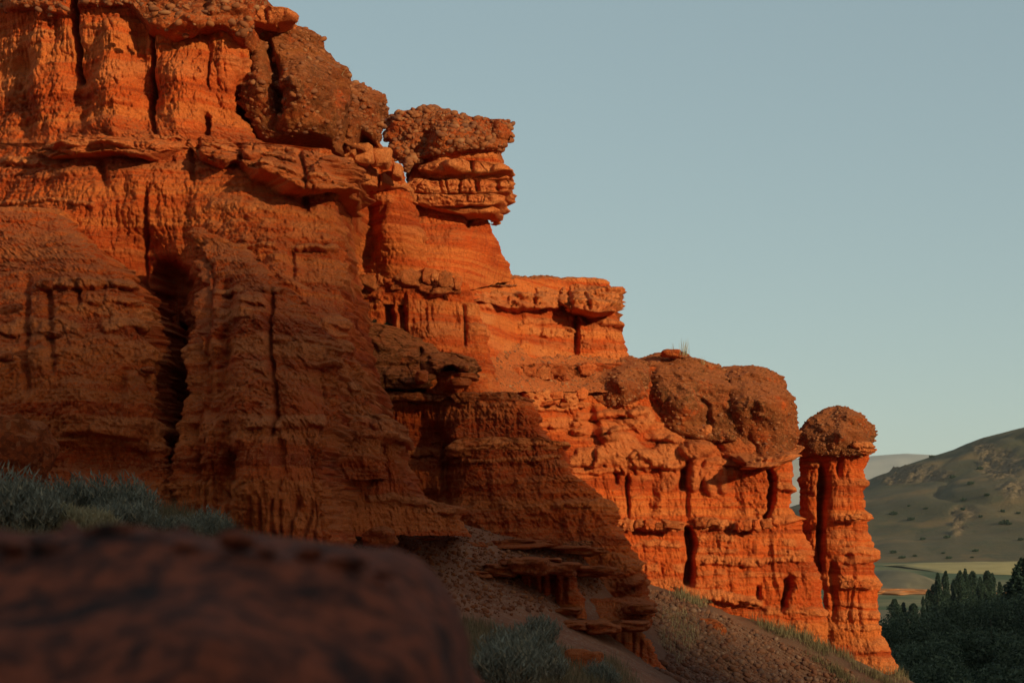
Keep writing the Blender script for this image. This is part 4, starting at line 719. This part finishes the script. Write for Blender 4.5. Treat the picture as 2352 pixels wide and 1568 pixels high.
d3 = wall('dome', [(834,1668),(846,1650),(880,1652),(915,1668),(950,1672),(1000,1682),(1035,1702),(1062,1740)], [(834,1744),(846,1768),(860,1788),(880,1806),(893,1813),(915,1827),(950,1829),(985,1838),(1003,1838),(1020,1832),(1040,1826),(1062,1800)], 834, 1062, [(1700,836,51.6),(1660,920,50.0),(1740,920,49.5),(1830,950,50.2),(1690,1020,49.9),(1760,1040,49.7)], bI, kind='cong', rl=34, rr=60, taper=.42, rt=56, rb=18, close_bottom=True, lichen=.5, feats=[gully([(1662,860),(1672,910),(1678,980)],6,.2,2,2), bump(1700,900,30,70,.15,sharp=1), bump(1780,940,50,60,.2,sharp=1), gully([(1720,1000),(1740,1040)],8,.2)])
wall('slab', [(1012,1720),(1030,1690),(1050,1692),(1072,1720)], [(1012,1800),(1020,1836),(1028,1843),(1038,1838),(1050,1820),(1062,1800),(1072,1770)], 1012, 1072, [(1690,1040,50.2),(1760,1040,50.05),(1840,1030,50.5)], bI, kind='sand', rl=16, rr=14, rt=10, rb=12, close_bottom=True, bed0=.3, amp=1.5, feats=[ledge([(1700,1052),(1760,1048),(1830,1036)],8,.2), bump(1715,1040,26,20,.25,wob=.5), bump(1790,1040,26,14,.2,wob=.5), bump(1750,1056,22,10,.2,wob=.5), gully([(1745,1010),(1752,1070)],5,.25)])
cobbles(bI, [d1, d2, d3], 270, 1500, .025, .085, .3)
boulder('boulder', 1540, 813, 50, 18, 51.2, bI, boxy=.7, seed=51, cong=.5, bed=0, dep=.35, sub=4)
blocks(bI, [(1415,1203),(1500,1206),(1578,1208)], 25, lambda x, y: 48.35, 18, 34, embed=.5)
blocks(bI, [(1598,1200),(1700,1206),(1755,1202)], 22, lambda x, y: 48.95, 16, 30, embed=.5)
blocks(bI, [(1180,852),(1260,856),(1340,852)], 28, lambda x, y: 46.9+(x-1180)*.014, 22, 40, embed=.55)
blocks(bI, [(1225,900),(1300,908),(1340,905)], 22, lambda x, y: 46.5+(x-1180)*.0125, 24, 50, embed=.5); blocks(bI, [(1240,925),(1330,930)], 14, lambda x, y: 46.35+(x-1180)*.0125, 24, 40, embed=.5)
# 10 --- free-standing pillar
bJ = thing('rock_pillar', 'free-standing banded red pillar with a brown domed cap, far right of the cliffs', 'rock formation', PT(1960, 1550, 52))
wJ = wall('shaft', [(1030,1848),(1060,1843),(1120,1841),(1180,1841),(1230,1842),(1280,1848),(1330,1866),(1400,1882),(1450,1890),(1590,1898)], [(1030,2008),(1050,2006),(1062,2002),(1082,1998),(1100,2002),(1108,2009),(1116,2005),(1125,1999),(1168,2002),(1180,2011),(1190,2014),(1200,2004),(1230,2006),(1258,2014),(1264,2026),(1280,2026),(1290,2018),(1330,2022),(1346,2029),(1362,2024),(1400,2026),(1440,2030),(1460,2030),(1468,2042),(1490,2045),(1510,2054),(1530,2065),(1545,2062),(1590,2066)], 1030, 1590,
     [(1850,1040,52.4),(1940,1040,51.6),(2010,1040,52.0),(1850,1300,52.2),(1940,1300,51.4),(2020,1300,51.8),(1900,1580,51.6),(1960,1580,51.0),(2060,1580,51.4)], bJ, rl=36, rr=44, amp=.75, taper=.42, rt=3, back=2.2, feats=[
     gully([(1892,1070),(1890,1150),(1886,1220),(1882,1280),(1868,1340),(1880,1420),(1885,1480)],10,.9,3,.5), gully([(1930,1040),(1926,1090)],6,.3), ledge([(1845,1068),(1890,1070)],6,0.143,bed=.5,cong=.4), ledge([(1865,1124),(1885,1128)],10,0.163,bed=.6), ledge([(1965,1106),(2012,1108)],8,0.058,bed=.6,cong=.3), ledge([(1900,1186),(1960,1188),(2016,1184)],7,0.065,bed=.7,blocks=14), band([(1910,1150),(2000,1155)],10,.4), band([(1910,1225),(2010,1230)],10,.6,.05), band([(1900,1245),(2015,1250)],6,.5,.05), ledge([(1925,1264),(1970,1262),(2030,1266)],8,0.078,bed=.6), ledge([(1905,1280),(1960,1284),(2028,1280)],9,0.085,.5,bed=.4,cong=.3), gully([(1945,1270),(1940,1300)],8,.2,fade=5), ledge([(1920,1338),(1970,1342),(2028,1344)],13,0.065,bed=.6,blocks=22), ledge([(1905,1385),(2024,1390)],6,0.065,bed=.5), ledge([(1900,1410),(2030,1412)],10,0.078,bed=.6,blocks=24), band([(1900,1440),(2030,1442)],7,.5,.06), ledge([(1950,1480),(2045,1478)],14,0.098,.2,bed=.6), ledge([(1960,1515),(2060,1518)],9,0.065,bed=.6,blocks=20), band([(1960,1530),(2065,1535)],8,.6,.06), flutes(1895,2030,1040,1260,22,.05), flutes(1895,2030,1290,1460,26,.05), gully([(1912,1290),(1915,1420)],8,.2)])
cJ = wall('domed_cap', [(929,1912),(936,1895),(946,1880),(958,1862),(972,1852),(990,1845),(1010,1838),(1030,1843),(1046,1856)], [(929,1950),(934,1964),(944,1974),(956,1990),(970,2008),(985,2020),(1000,2024),(1015,2021),(1030,2018),(1046,2000)], 929, 1046, [(1930,930,52.8),(1850,1000,52.2),(1930,1000,51.2),(2010,1000,51.8),(1930,1040,51.5)], bJ, kind='cong', rl=40, rr=44, taper=.16, rt=50, rb=14, close_bottom=True, back=2.4, lichen=.6, feats=[bump(1950,960,40,26,.2,sharp=1), bump(1890,970,30,26,.1,sharp=1)])
for l, r, a, b in (([(1014,1960),(1022,1952),(1030,1960)],[(1014,2000),(1020,2012),(1026,2018),(1030,2010)],1013,1031), ([(1026,1964),(1040,1970)],[(1024,2005),(1030,2021),(1036,2019),(1041,2005)],1024,1042)):
    wall('slab', l, r, a, b, 51.3, bJ, kind='sand', rl=10, rr=10, rt=6, rb=6, k=1.3, close_bottom=True, back=1.2, bt=1.0, bed0=.2, step=1.6)
cobbles(bJ, [cJ], 170, 700, .022, .075, .3)
blocks(bJ, [(1915,1188),(1985,1187)], 14, lambda x, y: 51.35, 12, 24, embed=.75); blocks(bJ, [(1930,1340),(1985,1344)], 20, lambda x, y: 51.35, 18, 34, embed=.75)
# 11 --- the boulder right in front of the lens
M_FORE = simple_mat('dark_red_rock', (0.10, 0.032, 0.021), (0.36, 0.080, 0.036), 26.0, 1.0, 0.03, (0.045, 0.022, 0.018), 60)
def fore_boulder():
    xs = np.array([-500,-200,0,120,250,400,520,640,740,850,900,945,1000,1040,1070,1100]); ys = np.array([1290,1255,1240,1232,1224,1236,1245,1260,1275,1292,1315,1345,1402,1465,1530,1640])
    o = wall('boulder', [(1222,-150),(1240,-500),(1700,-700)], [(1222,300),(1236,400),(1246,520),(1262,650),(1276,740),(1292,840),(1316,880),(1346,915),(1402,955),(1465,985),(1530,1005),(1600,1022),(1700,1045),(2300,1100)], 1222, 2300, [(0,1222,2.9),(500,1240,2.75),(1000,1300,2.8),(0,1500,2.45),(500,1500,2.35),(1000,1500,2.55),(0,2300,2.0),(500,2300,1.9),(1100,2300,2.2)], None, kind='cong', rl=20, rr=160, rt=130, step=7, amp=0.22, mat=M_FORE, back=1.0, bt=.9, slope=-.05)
    for x, y, w, D in ((250,1228,150,2.85),(345,1240,70,2.8),(545,1243,110,2.75),(610,1266,60,2.72),(712,1272,80,2.75),(795,1290,110,2.75),(110,1252,110,2.8),(430,1256,70,2.75),(885,1318,60,2.75),(20,1256,80,2.8)):
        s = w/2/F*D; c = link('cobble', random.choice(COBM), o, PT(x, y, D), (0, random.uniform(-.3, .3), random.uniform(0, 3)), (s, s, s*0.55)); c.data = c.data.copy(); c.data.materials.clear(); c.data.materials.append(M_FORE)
    return tag(o, 'large dark red boulder, blurred, filling the lower left foreground', 'boulder')
#@@PLANTS
fore_boulder()
# ================================================================== plants and loose stones
def hit(px, py, y0=18.0, y1=60.0):
    """where picture rays meet the ground"""
    px = np.asarray(px, float); py = np.asarray(py, float); Ys = np.linspace(y0, y1, 160)
    best = np.full(px.shape, np.nan)
    def gl(x, y):                              # look the height up in the ground grid
        i = np.clip(np.searchsorted(lx, x)-1, 0, len(lx)-2); j = np.clip(np.searchsorted(ly, y)-1, 0, len(ly)-2)
        u = (x-lx[i])/(lx[i+1]-lx[i]); v = (y-ly[j])/(ly[j+1]-ly[j])
        return (GZ[j, i]*(1-u)+GZ[j, i+1]*u)*(1-v)+(GZ[j+1, i]*(1-u)+GZ[j+1, i+1]*u)*v
    for Y in Ys:
        x = (px-CX)/F*Y; z = (HY-py)/F*Y
        m = np.isnan(best) & (z < gl(x, np.full_like(x, Y))); best[m] = Y
    ok = ~np.isnan(best); Y = best[ok]; x = (px[ok]-CX)/F*Y
    return np.stack([x, Y, gl(x, Y)], 1), ok
def in_poly(px, py, poly):
    r = np.zeros(px.shape, bool); n = len(poly)
    for i in range(n):
        (x1, y1), (x2, y2) = poly[i], poly[(i+1) % n]
        if y1 == y2: continue
        r ^= ((y1 > py) != (y2 > py)) & (px < (x2-x1)*(py-y1)/(y2-y1)+x1)
    return r
def scatter(poly, n, y0=18, y1=60):
    xs = [p[0] for p in poly]; ys = [p[1] for p in poly]
    px = rng.uniform(min(xs), max(xs), n*3); py = rng.uniform(min(ys), max(ys), n*3)
    m = in_poly(px, py, poly); P, ok = hit(px[m][:n], py[m][:n], y0, y1); return P
SCREE = [(1462,1345),(1560,1372),(1700,1435),(1850,1500),(1960,1545),(1990,1600),(1500,1600),(1530,1500),(1480,1400)]
TAL = [(770,1175),(1040,1185),(1150,1215),(1400,1250),(1440,1330),(1300,1400),(1120,1420),(1040,1400),(960,1320),(800,1270)]
P = scatter(SCREE, 9000, 36, 58); Q = scatter(TAL, 2600, 30, 44)
size = 0.010+0.018*rng.random(len(P))**2+0.085*rng.random(len(P))**14.0; order = np.argsort(-size*F/P[:, 1])
rest = []
for k, i in enumerate(order):
    s = size[i]; r = (random.uniform(-.6, .6), random.uniform(-.6, .6), random.uniform(0, 6.3)); p = P[i]+np.array([0, 0, s*0.25])
    if k < 290: tag(link('scree_stone', random.choice(STOM), None, p, r, (s, s, s*0.9)), 'loose stone lying on the brown scree slope at the foot of the banded cliff', 'stone', 'loose stones on the scree')
    else: rest.append((p, s, r))
joined('gravel', rest, LOWV, M_STONE)
bpy.data.objects['gravel']['label'] = 'fine brown gravel of the scree slope'
rest = [(p+np.array([0, 0, 0.01]), 0.014+0.05*random.random()**5, (random.uniform(-.6, .6), random.uniform(-.6, .6), random.uniform(0, 6.3))) for p in Q]
joined('rubble', rest, LOWV, M_COB)
bpy.data.objects['rubble']['label'] = 'fine reddish rubble on the slope below the stepped cliff'
def leaf_mat(name, cols, trans=0.25):
    m = NT(name); cr = m.n('ShaderNodeValToRGB'); oi = m.n('ShaderNodeObjectInfo')
    while len(cr.color_ramp.elements) < len(cols): cr.color_ramp.elements.new(0.5)
    for i, (e, c) in enumerate(zip(cr.color_ramp.elements, cols)): e.position = i/(len(cols)-1); e.color = (*c, 1)
    v = m.math('FRACT', m.math('ADD', m.attr('tone'), m.math('MULTIPLY', oi.outputs['Random'], 0.15)))
    m.l(v, cr.inputs[0]); m.l(cr.outputs[0], m.b.inputs['Base Color']); m.b.inputs['Roughness'].default_value = 0.7
    tr = m.n('ShaderNodeBsdfTranslucent'); m.l(cr.outputs[0], tr.inputs[0]); mx = m.n('ShaderNodeMixShader'); mx.inputs[0].default_value = trans
    m.l(m.b.outputs[0], mx.inputs[1]); m.l(tr.outputs[0], mx.inputs[2]); m.l(mx.outputs[0], m.out.inputs[0]); return m.m
M_GRASS = leaf_mat('grass_blades', [(0.070,0.052,0.026),(0.125,0.090,0.044),(0.22,0.145,0.070),(0.33,0.22,0.11),(0.10,0.073,0.037)])
M_DRY = leaf_mat('dry_grass', [(0.30,0.21,0.11),(0.44,0.32,0.17),(0.36,0.27,0.14)])
M_SAGE = leaf_mat('sage_leaves', [(0.10,0.088,0.060),(0.195,0.170,0.118),(0.33,0.285,0.20),(0.13,0.115,0.080),(0.44,0.32,0.19)])
M_MAT = leaf_mat('cushion_leaves', [(0.022,0.026,0.016),(0.04,0.042,0.024),(0.03,0.034,0.02)])
M_WIL = leaf_mat('willow_leaves', [(0.024,0.034,0.020),(0.060,0.074,0.042),(0.13,0.145,0.082),(0.042,0.054,0.030)])
M_POP = leaf_mat('poplar_leaves', [(0.018,0.028,0.020),(0.034,0.048,0.032),(0.055,0.072,0.048)])
M_BARK = simple_mat('bark', (0.10, 0.075, 0.05), (0.16, 0.12, 0.085), 4, 0.6, 0.04)
M_BUSH = leaf_mat('hill_bush_leaves', [(0.022,0.030,0.016),(0.04,0.05,0.026),(0.03,0.04,0.02)])
def blades(base, h, w, lean, tone=None, bend=0.35, seg=2):
    """curved grass blades: (n,3) feet, heights, widths, lean"""
    n = len(base); a = rng.uniform(0, 6.283, n); d = np.stack([np.cos(a), np.sin(a), 0*a], 1); b = rng.uniform(0, 6.283, n)
    sd = np.stack([np.cos(b), np.sin(b), 0*b], 1)*(w[:, None]*0.5); rows = []
    for k in range(seg+1):
        t = k/seg; c = base + np.array([0, 0, 1])*(h*t*(1-0.15*t))[:, None] + d*(h*lean*(t+bend*t*t))[:, None]
        rows += [c-sd*(1-t*0.92), c+sd*(1-t*0.92)]
    V = np.stack(rows, 1).reshape(-1, 3); K = 2*(seg+1); o = (np.arange(n)*K)[:, None, None]
    q = np.array([[2*k, 2*k+1, 2*k+3, 2*k+2] for k in range(seg)])[None]
    tn = rng.random(n) if tone is None else tone
    return V, (o+q).reshape(-1, 4), np.repeat(tn, K)
def grass(name, P, hmin, hmax, mat, label=None, w=0.012, tuft=6, spread=0.08, parent=None, lean=0.35):
    B = np.repeat(P, tuft, 0); B[:, :2] += rng.normal(0, spread, (len(B), 2)); h = np.repeat(rng.uniform(hmin, hmax, len(P)), tuft)*rng.uniform(0.6, 1.1, len(B))
    tn = np.clip(np.repeat(rng.random(len(P)), tuft)*0.8+0.2*rng.random(len(B)), 0, 0.98)
    V, Qd, T = blades(B, h, np.full(len(B), w), rng.uniform(0.1, 1, len(B))*lean, tn)
    o = tag(link(name, mesh_np(name, V, Qd, mat, {'tone': T}, smooth=False)), label, kind='stuff'); return o
GB = [(1540,1362),(1600,1372),(1700,1405),(1800,1445),(1900,1478),(1985,1512),(2075,1545),(2090,1600),(1960,1600),(1930,1560),(1850,1510),(1760,1460),(1660,1410),(1560,1382)]
def patchy(P, s=1.1, lo=-0.05, hi=0.35):
    return P[rng.random(len(P)) < sst(lo, hi, per(P[:, 0]/s, P[:, 1]/s, 0.5)+0.12)]
grass('grass', patchy(scatter(GB, 3600, 38, 60), 0.9, 0.0, 0.3), 0.08, 0.40, M_GRASS, 'green and straw coloured grass along the foot of the banded cliff', 0.012, 7)
grass('grass', scatter([(1050,1425),(1130,1440),(1250,1470),(1300,1500),(1420,1520),(1480,1600),(1050,1600)], 2600, 20, 40), 0.06, 0.26, M_GRASS, 'sparse dull grass at the lower centre beside the blurred boulder', 0.008, 6)
grass('grass', scatter([(-20,1120),(200,1180),(420,1180),(520,1215),(560,1250),(780,1270),(760,1300),(-20,1300)], 3600, 15, 32), 0.08, 0.34, M_GRASS, 'blue-green and tan grass at the left below the buttresses', 0.008, 6)
grass('grass', scatter([(1520,1420),(1580,1400),(1600,1470),(1560,1530),(1520,1500)], 60, 34, 58), 0.2, 0.5, M_DRY, 'thin dry stalks on the upper scree', 0.008, 6)
# shrubs: many upright twigs with narrow leaves
def shrub_mesh(i, h, r, n, mat, leaf=0.07, lw=0.02):
    a = rng.uniform(0, 6.283, n); rr = r*np.sqrt(rng.random(n)); B = np.stack([rr*np.cos(a)*0.5, rr*np.sin(a)*0.5, 0*a], 1)
    top = np.stack([rr*np.cos(a)*1.1, rr*np.sin(a)*1.1, h*(1-0.35*(rr/r)**2)*rng.uniform(0.65, 1.1, n)], 1)
    VV = []; QQ = []; TT = []; m = 0
    V, Qd, T = blades(B, top[:, 2], np.full(n, 0.006), rr/np.maximum(top[:, 2], .05)*0.5, np.full(n, 0.9)); VV.append(V); QQ.append(Qd); TT.append(T); m = len(V)
    k = 16; t = rng.uniform(0.25, 1.0, (n, k, 1)); p = (B[:, None]*(1-t)+top[:, None]*t).reshape(-1, 3)+rng.normal(0, 0.012, (n*k, 3))
    V, Qd, T = blades(p, np.full(n*k, leaf)*rng.uniform(.6, 1.5, n*k), np.full(n*k, lw), rng.uniform(0.1, 0.8, n*k), np.clip(rng.random(n*k)*.95, 0, .95), seg=1)
    VV.append(V); QQ.append(Qd+m); TT.append(T)
    return mesh_np('shrub', np.concatenate(VV), np.concatenate(QQ), mat, {'tone': np.concatenate(TT)}, smooth=False)
SH = [shrub_mesh(i, 0.42+0.08*i, 0.26+0.04*i, 170, M_SAGE) for i in range(4)]; SHD = [shrub_mesh(i, 0.34, 0.22, 130, M_DRY) for i in range(2)]
def put_shrub(px, py, s, me, name, label, group, y0=15, y1=42):
    Pt, ok = hit(np.array([px]), np.array([py]), y0, y1)
    if len(Pt): tag(link(name, me, None, Pt[0], (0, 0, random.uniform(0, 6.3)), (s, s, s)), label, 'shrub', group)
for px, py, s in [(10,1190,1.0),(52,1200,1.15),(15,1235,1.1),(60,1245,1.0),(110,1205,.95),(150,1200,.8),(200,1205,1.1),(250,1210,.8),(285,1215,1.0),(310,1225,.9),(80,1246,1.0),(262,1248,1.1),(300,1250,.9),(195,1180,.7)]:
    put_shrub(px, py, s, random.choice(SH), 'sagebrush', 'blue-grey sagebrush in the thicket at the left below the broad buttress', 'sagebrush thicket at the left')
for px, py, s in [(125,1240,1.0),(150,1246,1.1),(178,1242,1.0),(205,1246,1.1),(228,1250,1.0),(165,1256,1.0),(196,1258,1.0)]:
    put_shrub(px, py, s, random.choice(SHD), 'dry_shrub', 'pale tan dried shrub in the middle of the sagebrush thicket', 'dried shrubs in the thicket')
for px, py, s in [(360,1240,.6),(395,1245,.7),(340,1232,.5),(425,1250,.6)]: put_shrub(px, py, s, random.choice(SH), 'sagebrush', 'low sagebrush right of the thicket, in front of the gap between buttresses', 'low sagebrush before the gap')
for px, py, s in [(480,1252,.7),(505,1255,.6),(460,1255,.6)]: put_shrub(px, py, s, random.choice(SH), 'sagebrush', 'small sagebrush at the foot of the fluted buttress by the blurred boulder', 'sagebrush at the fluted buttress')
put_shrub(1240, 1492, 1.0, SH[1], 'sagebrush', 'single round green sagebrush on the slope left of the ledge rock', None)
for px, py, s in [(1170,1555,.9),(1210,1572,1.0),(1140,1575,.9),(1260,1578,.8),(1180,1592,1.0)]: put_shrub(px, py, s, random.choice(SH), 'sagebrush', 'blue-grey sagebrush at the bottom edge, right of the blurred boulder', 'sagebrush at the bottom edge', 14, 36)
for px, py, s in [(1375,1575,.6),(1395,1585,.6)]: put_shrub(px, py, s, random.choice(SH), 'sagebrush', 'grey-green sagebrush in front of the reddish boulder at the bottom edge', 'sagebrush before the bottom boulder', 14, 36)
def tuft(px, py, Y, h, n, label, w=0.006, mat=M_DRY, lean=0.3, sp=0.05):
    p = PT(px, py, Y); B = np.tile(np.array(p), (n, 1))+rng.normal(0, 1, (n, 3))*np.array([sp, sp, 0.01])
    V, Qd, T = blades(B-np.array(p), h*rng.uniform(0.5, 1.1, n), np.full(n, w*1.9), rng.uniform(0.05, 1, n)*lean)
    tag(link('grass_tuft', mesh_np('grass_tuft', V, Qd, mat, {'tone': T}, smooth=False), None, p), label, 'grass')
tuft(1572, 816, 50.9, 0.52, 34, 'wispy dry grass tuft on the skyline above the middle dome', .006)
tuft(1545, 812, 51.0, 0.34, 8, 'few dry stalks beside the small skyline boulder on the domes', .006, sp=.03)
tuft(1615, 836, 51.2, 0.25, 8, 'few dry stalks right of the skyline grass tuft on the domes', .006)
tuft(778, 186, 39.6, 0.34, 60, 'straw coloured grass tuft in the notch of the upper cliff skyline', .006, lean=.5)
tuft(797, 188, 39.9, 0.45, 14, 'thin grey grass stalks against the sky at the upper cliff notch', .005)
tuft(678, 56, 39.5, 0.22, 9, 'thin grass stalks right of the topmost capstone', .005); tuft(597, 14, 38.8, 0.12, 18, 'short dry grass on top of the topmost capstone', .004, sp=.12)
tuft(868, 752, 44.5, 0.22, 70, 'dry straw grass on the shaded domed top of the stepped cliff', .007, lean=.5, sp=.18)
for k, (px, py, s) in enumerate([(825,742,.30),(846,746,.34),(868,752,.30),(885,756,.24),(838,754,.26),(858,760,.24)]):
    n = 420; a = rng.normal(0, 1, (n, 3)); a /= np.linalg.norm(a, axis=1)[:, None]; a[:, 2] = np.abs(a[:, 2])*0.45
    V, Qd, T = blades(a*s*rng.uniform(.75, 1, (n, 1)), np.full(n, .05), np.full(n, .03), rng.uniform(0, 1, n), seg=1)
    tag(link('cushion_plant', mesh_np('cushion_plant', V, Qd, M_MAT, {'tone': T}, smooth=False), None, PT(px, py, 44.2)), 'dark low cushion plant on the shaded domed top of the stepped cliff', 'plant', 'cushion plants on the dome')
# ------------------------------------------------------------------ trees of the valley
def leaves(P, size, seed=0, asp=0.55):
    n = len(P); a = rng.normal(0, 1, (n, 3)); a /= np.linalg.norm(a, axis=1)[:, None]; b = np.cross(a, rng.normal(0, 1, (n, 3))); b /= np.linalg.norm(b, axis=1)[:, None]
    s = size*rng.uniform(0.6, 1.3, (n, 1)); a = a*s; b = b*s*asp
    V = np.stack([P-a, P+b, P+a, P-b], 1).reshape(-1, 3); Qd = np.arange(4*n).reshape(n, 4)
    return V, Qd, np.repeat(rng.random(n)*.97, 4)
def tube(p0, p1, r0, r1, n=7):
    p0 = np.array(p0, float); p1 = np.array(p1, float); d = p1-p0; d /= np.linalg.norm(d); u = np.cross(d, [0.3, 1, 0.2]); u /= np.linalg.norm(u); v = np.cross(d, u)
    a = np.arange(n)/n*6.283; c = np.cos(a)[:, None]*u+np.sin(a)[:, None]*v
    V = np.concatenate([p0+c*r0, p1+c*r1]); i = np.arange(n); j = (i+1) % n
    return V, np.stack([i, j, j+n, i+n], 1)
def tree_meshes(kind, i):
    if kind == 'willow':
        h = 11.5; lobes = []
        for k in range(34):
            t = rng.uniform(0.12, 1); r = 3.6*math.sqrt(max(0.05, 1-((t-0.42)/0.62)**2)); a = rng.uniform(0, 6.283); q = r*math.sqrt(rng.random())*0.85
            lobes.append((q*math.cos(a), q*math.sin(a), 2.2+t*(h-3.0), rng.uniform(0.8, 1.55)))
        P = []
        for x, y, z, r in lobes:
            n = int(420*r*r/1.4); d = rng.normal(0, 1, (n, 3)); d /= np.linalg.norm(d, axis=1)[:, None]
            P.append(np.array([x, y, z])+d*r*rng.uniform(0.55, 1.06, (n, 1))**0.7*np.array([1, 1, 0.95]))
        V, Qd, T = leaves(np.concatenate(P), 0.125)
        parts = [tube((0, 0, -0.5), (0.2, 0.1, 3.0), 0.28, 0.2)]+[tube((0.2, 0.1, 2.4), l[:3], 0.13, 0.03) for l in lobes[::4]]
    else:
        h = 13.0; n = 6400; t = rng.random(n)**0.9; r = 1.75*np.minimum(1, (1.03-t)*(2.6+1.4*(i % 3)))**0.7*np.minimum(1, t*3+.25)*(0.75+0.35*per(t*9+i*5, np.full(n, i*3.3), 0)); a = rng.uniform(0, 6.283, n)
        r = r*(0.75+0.6*per(np.cos(a)*1.5+i*7, np.sin(a)*1.5, t*6)); q = r*rng.random(n)**0.35
        P = np.stack([q*np.cos(a), q*np.sin(a), 1.2+t*(h-1.2)+0.4*rng.random(n)], 1); V, Qd, T = leaves(P, 0.17)
        parts = [tube((0, 0, -0.5), (0, 0, h*0.9), 0.22, 0.04)]
    cm = mesh_np('crown', V, Qd, M_WIL if kind == 'willow' else M_POP, {'tone': T}, smooth=False)
    VV = []; QQ = []; n = 0
    for v, q in parts: VV.append(v); QQ.append(q+n); n += len(v)
    return cm, mesh_np('trunk', np.concatenate(VV), np.concatenate(QQ), M_BARK)
WIL = [tree_meshes('willow', i) for i in range(3)]; POP = [tree_meshes('poplar', i) for i in range(3)]
def tree(name, kind, px, pyt, Y, hs, ws, label, group):
    """a tree whose top is at picture point (px, pyt) at distance Y, standing on the valley floor"""
    top = PT(px, pyt, Y); z0 = float(groundz_full(np.array([top.x]), np.array([Y]))[0]); H0 = 12.0 if kind == 'willow' else 13.4
    root = thing(name, label, 'tree', (top.x, Y, z0), group); s = max(0.35, (top.z-z0)/H0)
    cm, tm = random.choice(WIL if kind == 'willow' else POP)
    for nm, me in (('crown', cm), ('trunk', tm)):
        o = bpy.data.objects.new(nm, me); COL.objects.link(o); o.parent = root; o.scale = (s*ws, s*ws, s); o.rotation_euler = (0, 0, random.uniform(0, 6.3))
wl = 'dense dark green willow of the grove below the pillar at the lower right'; wg = 'willows in the valley grove'
for px, py, Y, ws in [(2035,1412,150,.8),(2080,1396,160,.9),(2125,1382,170,1),(2175,1358,185,1),(2228,1350,190,1),(2282,1360,185,1),(2335,1356,190,1),(2380,1370,185,1),(2060,1470,125,.9),(2130,1462,120,1),(2210,1440,130,1),(2290,1432,130,1.05),(2360,1440,125,1),(2090,1512,105,.9),(2180,1500,100,1),(2270,1495,100,1),(2350,1500,98,1),(2120,1555,88,.9),(2230,1550,85,.95),(2330,1552,85,1)]:
    tree('willow_tree', 'willow', px, py, Y, 1, ws, wl, wg)
pl = 'dark slender poplar in the row rising above the willow grove'; pg = 'poplars above the grove'
for px, py, ws in [(2120,1368,.7),(2143,1340,.8),(2296,1335,.9),(2133,1352,.8),(2154,1314,.85),(2172,1310,.85),(2190,1330,.8),(2205,1309,.95),(2217,1305,.9),(2234,1310,.9),(2251,1323,.7),(2267,1309,1.0),(2279,1315,.9)]:
    tree('poplar_tree', 'poplar', px, py, 350+random.uniform(-20, 20), 1, ws*1.1, pl, pg)
tree('poplar_tree', 'poplar', 2338, 1322, 210, 1, 1.5, 'broad dark poplar by the right edge, left of the tallest one', None); tree('poplar_tree', 'poplar', 2353, 1280, 215, 1, 1.2, 'tallest dark poplar, cut by the right edge of the picture', None)
for px, py in [(2055,1374),(2075,1382),(2098,1384)]: tree('poplar_tree', 'poplar', px, py, 330+random.uniform(-10, 10), 1, 1.4, 'short dark poplar standing in the fields just right of the pillar', 'short poplars in the fields')
# bushes dotted over the hill
HX, HYg, HZ = HG; hp = np.stack([CX+HX*F/HYg, HY-HZ*F/HYg], 2); TT_ = np.linspace(0, 1.6, HX.shape[0])
n = 260; V, Qd, T = leaves(rng.normal(0, 1, (n, 3))*np.array([1, 1, .5])*1.0+np.array([0, 0, .7]), 0.7); BM = mesh_np('hill_bush', V, Qd, M_BUSH, {'tone': T}, smooth=False)
spots = [s for k, s in enumerate([(2230,1112),(2325,1150),(2213,1172),(2250,1185),(2280,1195),(2310,1200),(2090,1195),(2162,1205),(2118,1240),(2175,1235),(2262,1240),(2300,1205),(2320,1204),(2345,1207),(2190,1095),(2250,1075),(2290,1055),(2140,1048),(2170,1270),(2120,1262),(2100,1278),(2050,1270),(2060,1240),(2050,1180),(2240,1265),(2330,1262),(2215,1150),(2270,1140),(2160,1140),(2305,1175),(2340,1180),(2235,1195),(2085,1165),(2130,1170),(2200,1225),(2345,1240),(2075,1280),(2150,1283),(2180,1283),(2230,1281)]) if k % 3 != 1]
for px, py in spots:
    d = np.hypot(hp[..., 0]-px, hp[..., 1]-py); d[TT_ > 0.985] = 1e9; i = np.unravel_index(np.argmin(d), d.shape); s = random.uniform(0.4, 1.0)
    tag(link('hill_bush', BM, None, (HX[i], HYg[i], HZ[i]), (0, 0, random.uniform(0, 6.3)), (s*.8, s*.8, s*.9)), 'small dark bush on the dry hillside behind the pillar', 'bush', 'bushes on the hillside')

# ------------------------------------------------------------------ evening haze over the valley
def haze():
    x0, x1, y0, y1, z0, z1 = -1600, 3600, -1250, 5600, -30, 260
    V = [(x, y, z) for x in (x0, x1) for y in (y0, y1) for z in (z0, z1)]
    me = mesh_np('haze', V, [(0, 1, 3, 2), (4, 6, 7, 5), (0, 4, 5, 1), (2, 3, 7, 6), (0, 2, 6, 4), (1, 5, 7, 3)], None, smooth=False)
    m = bpy.data.materials.new('haze'); m.use_nodes = True; t = m.node_tree; t.nodes.clear()
    o = t.nodes.new('ShaderNodeOutputMaterial'); v = t.nodes.new('ShaderNodeVolumePrincipled')
    v.inputs['Color'].default_value = (0.86, 0.88, 0.90, 1); v.inputs['Density'].default_value = 0.00004; v.inputs['Anisotropy'].default_value = 0.0
    t.links.new(v.outputs[0], o.inputs['Volume']); me.materials.append(m)
    tag(link('haze', me), 'thin evening haze over the valley and hills', kind='stuff')
haze()
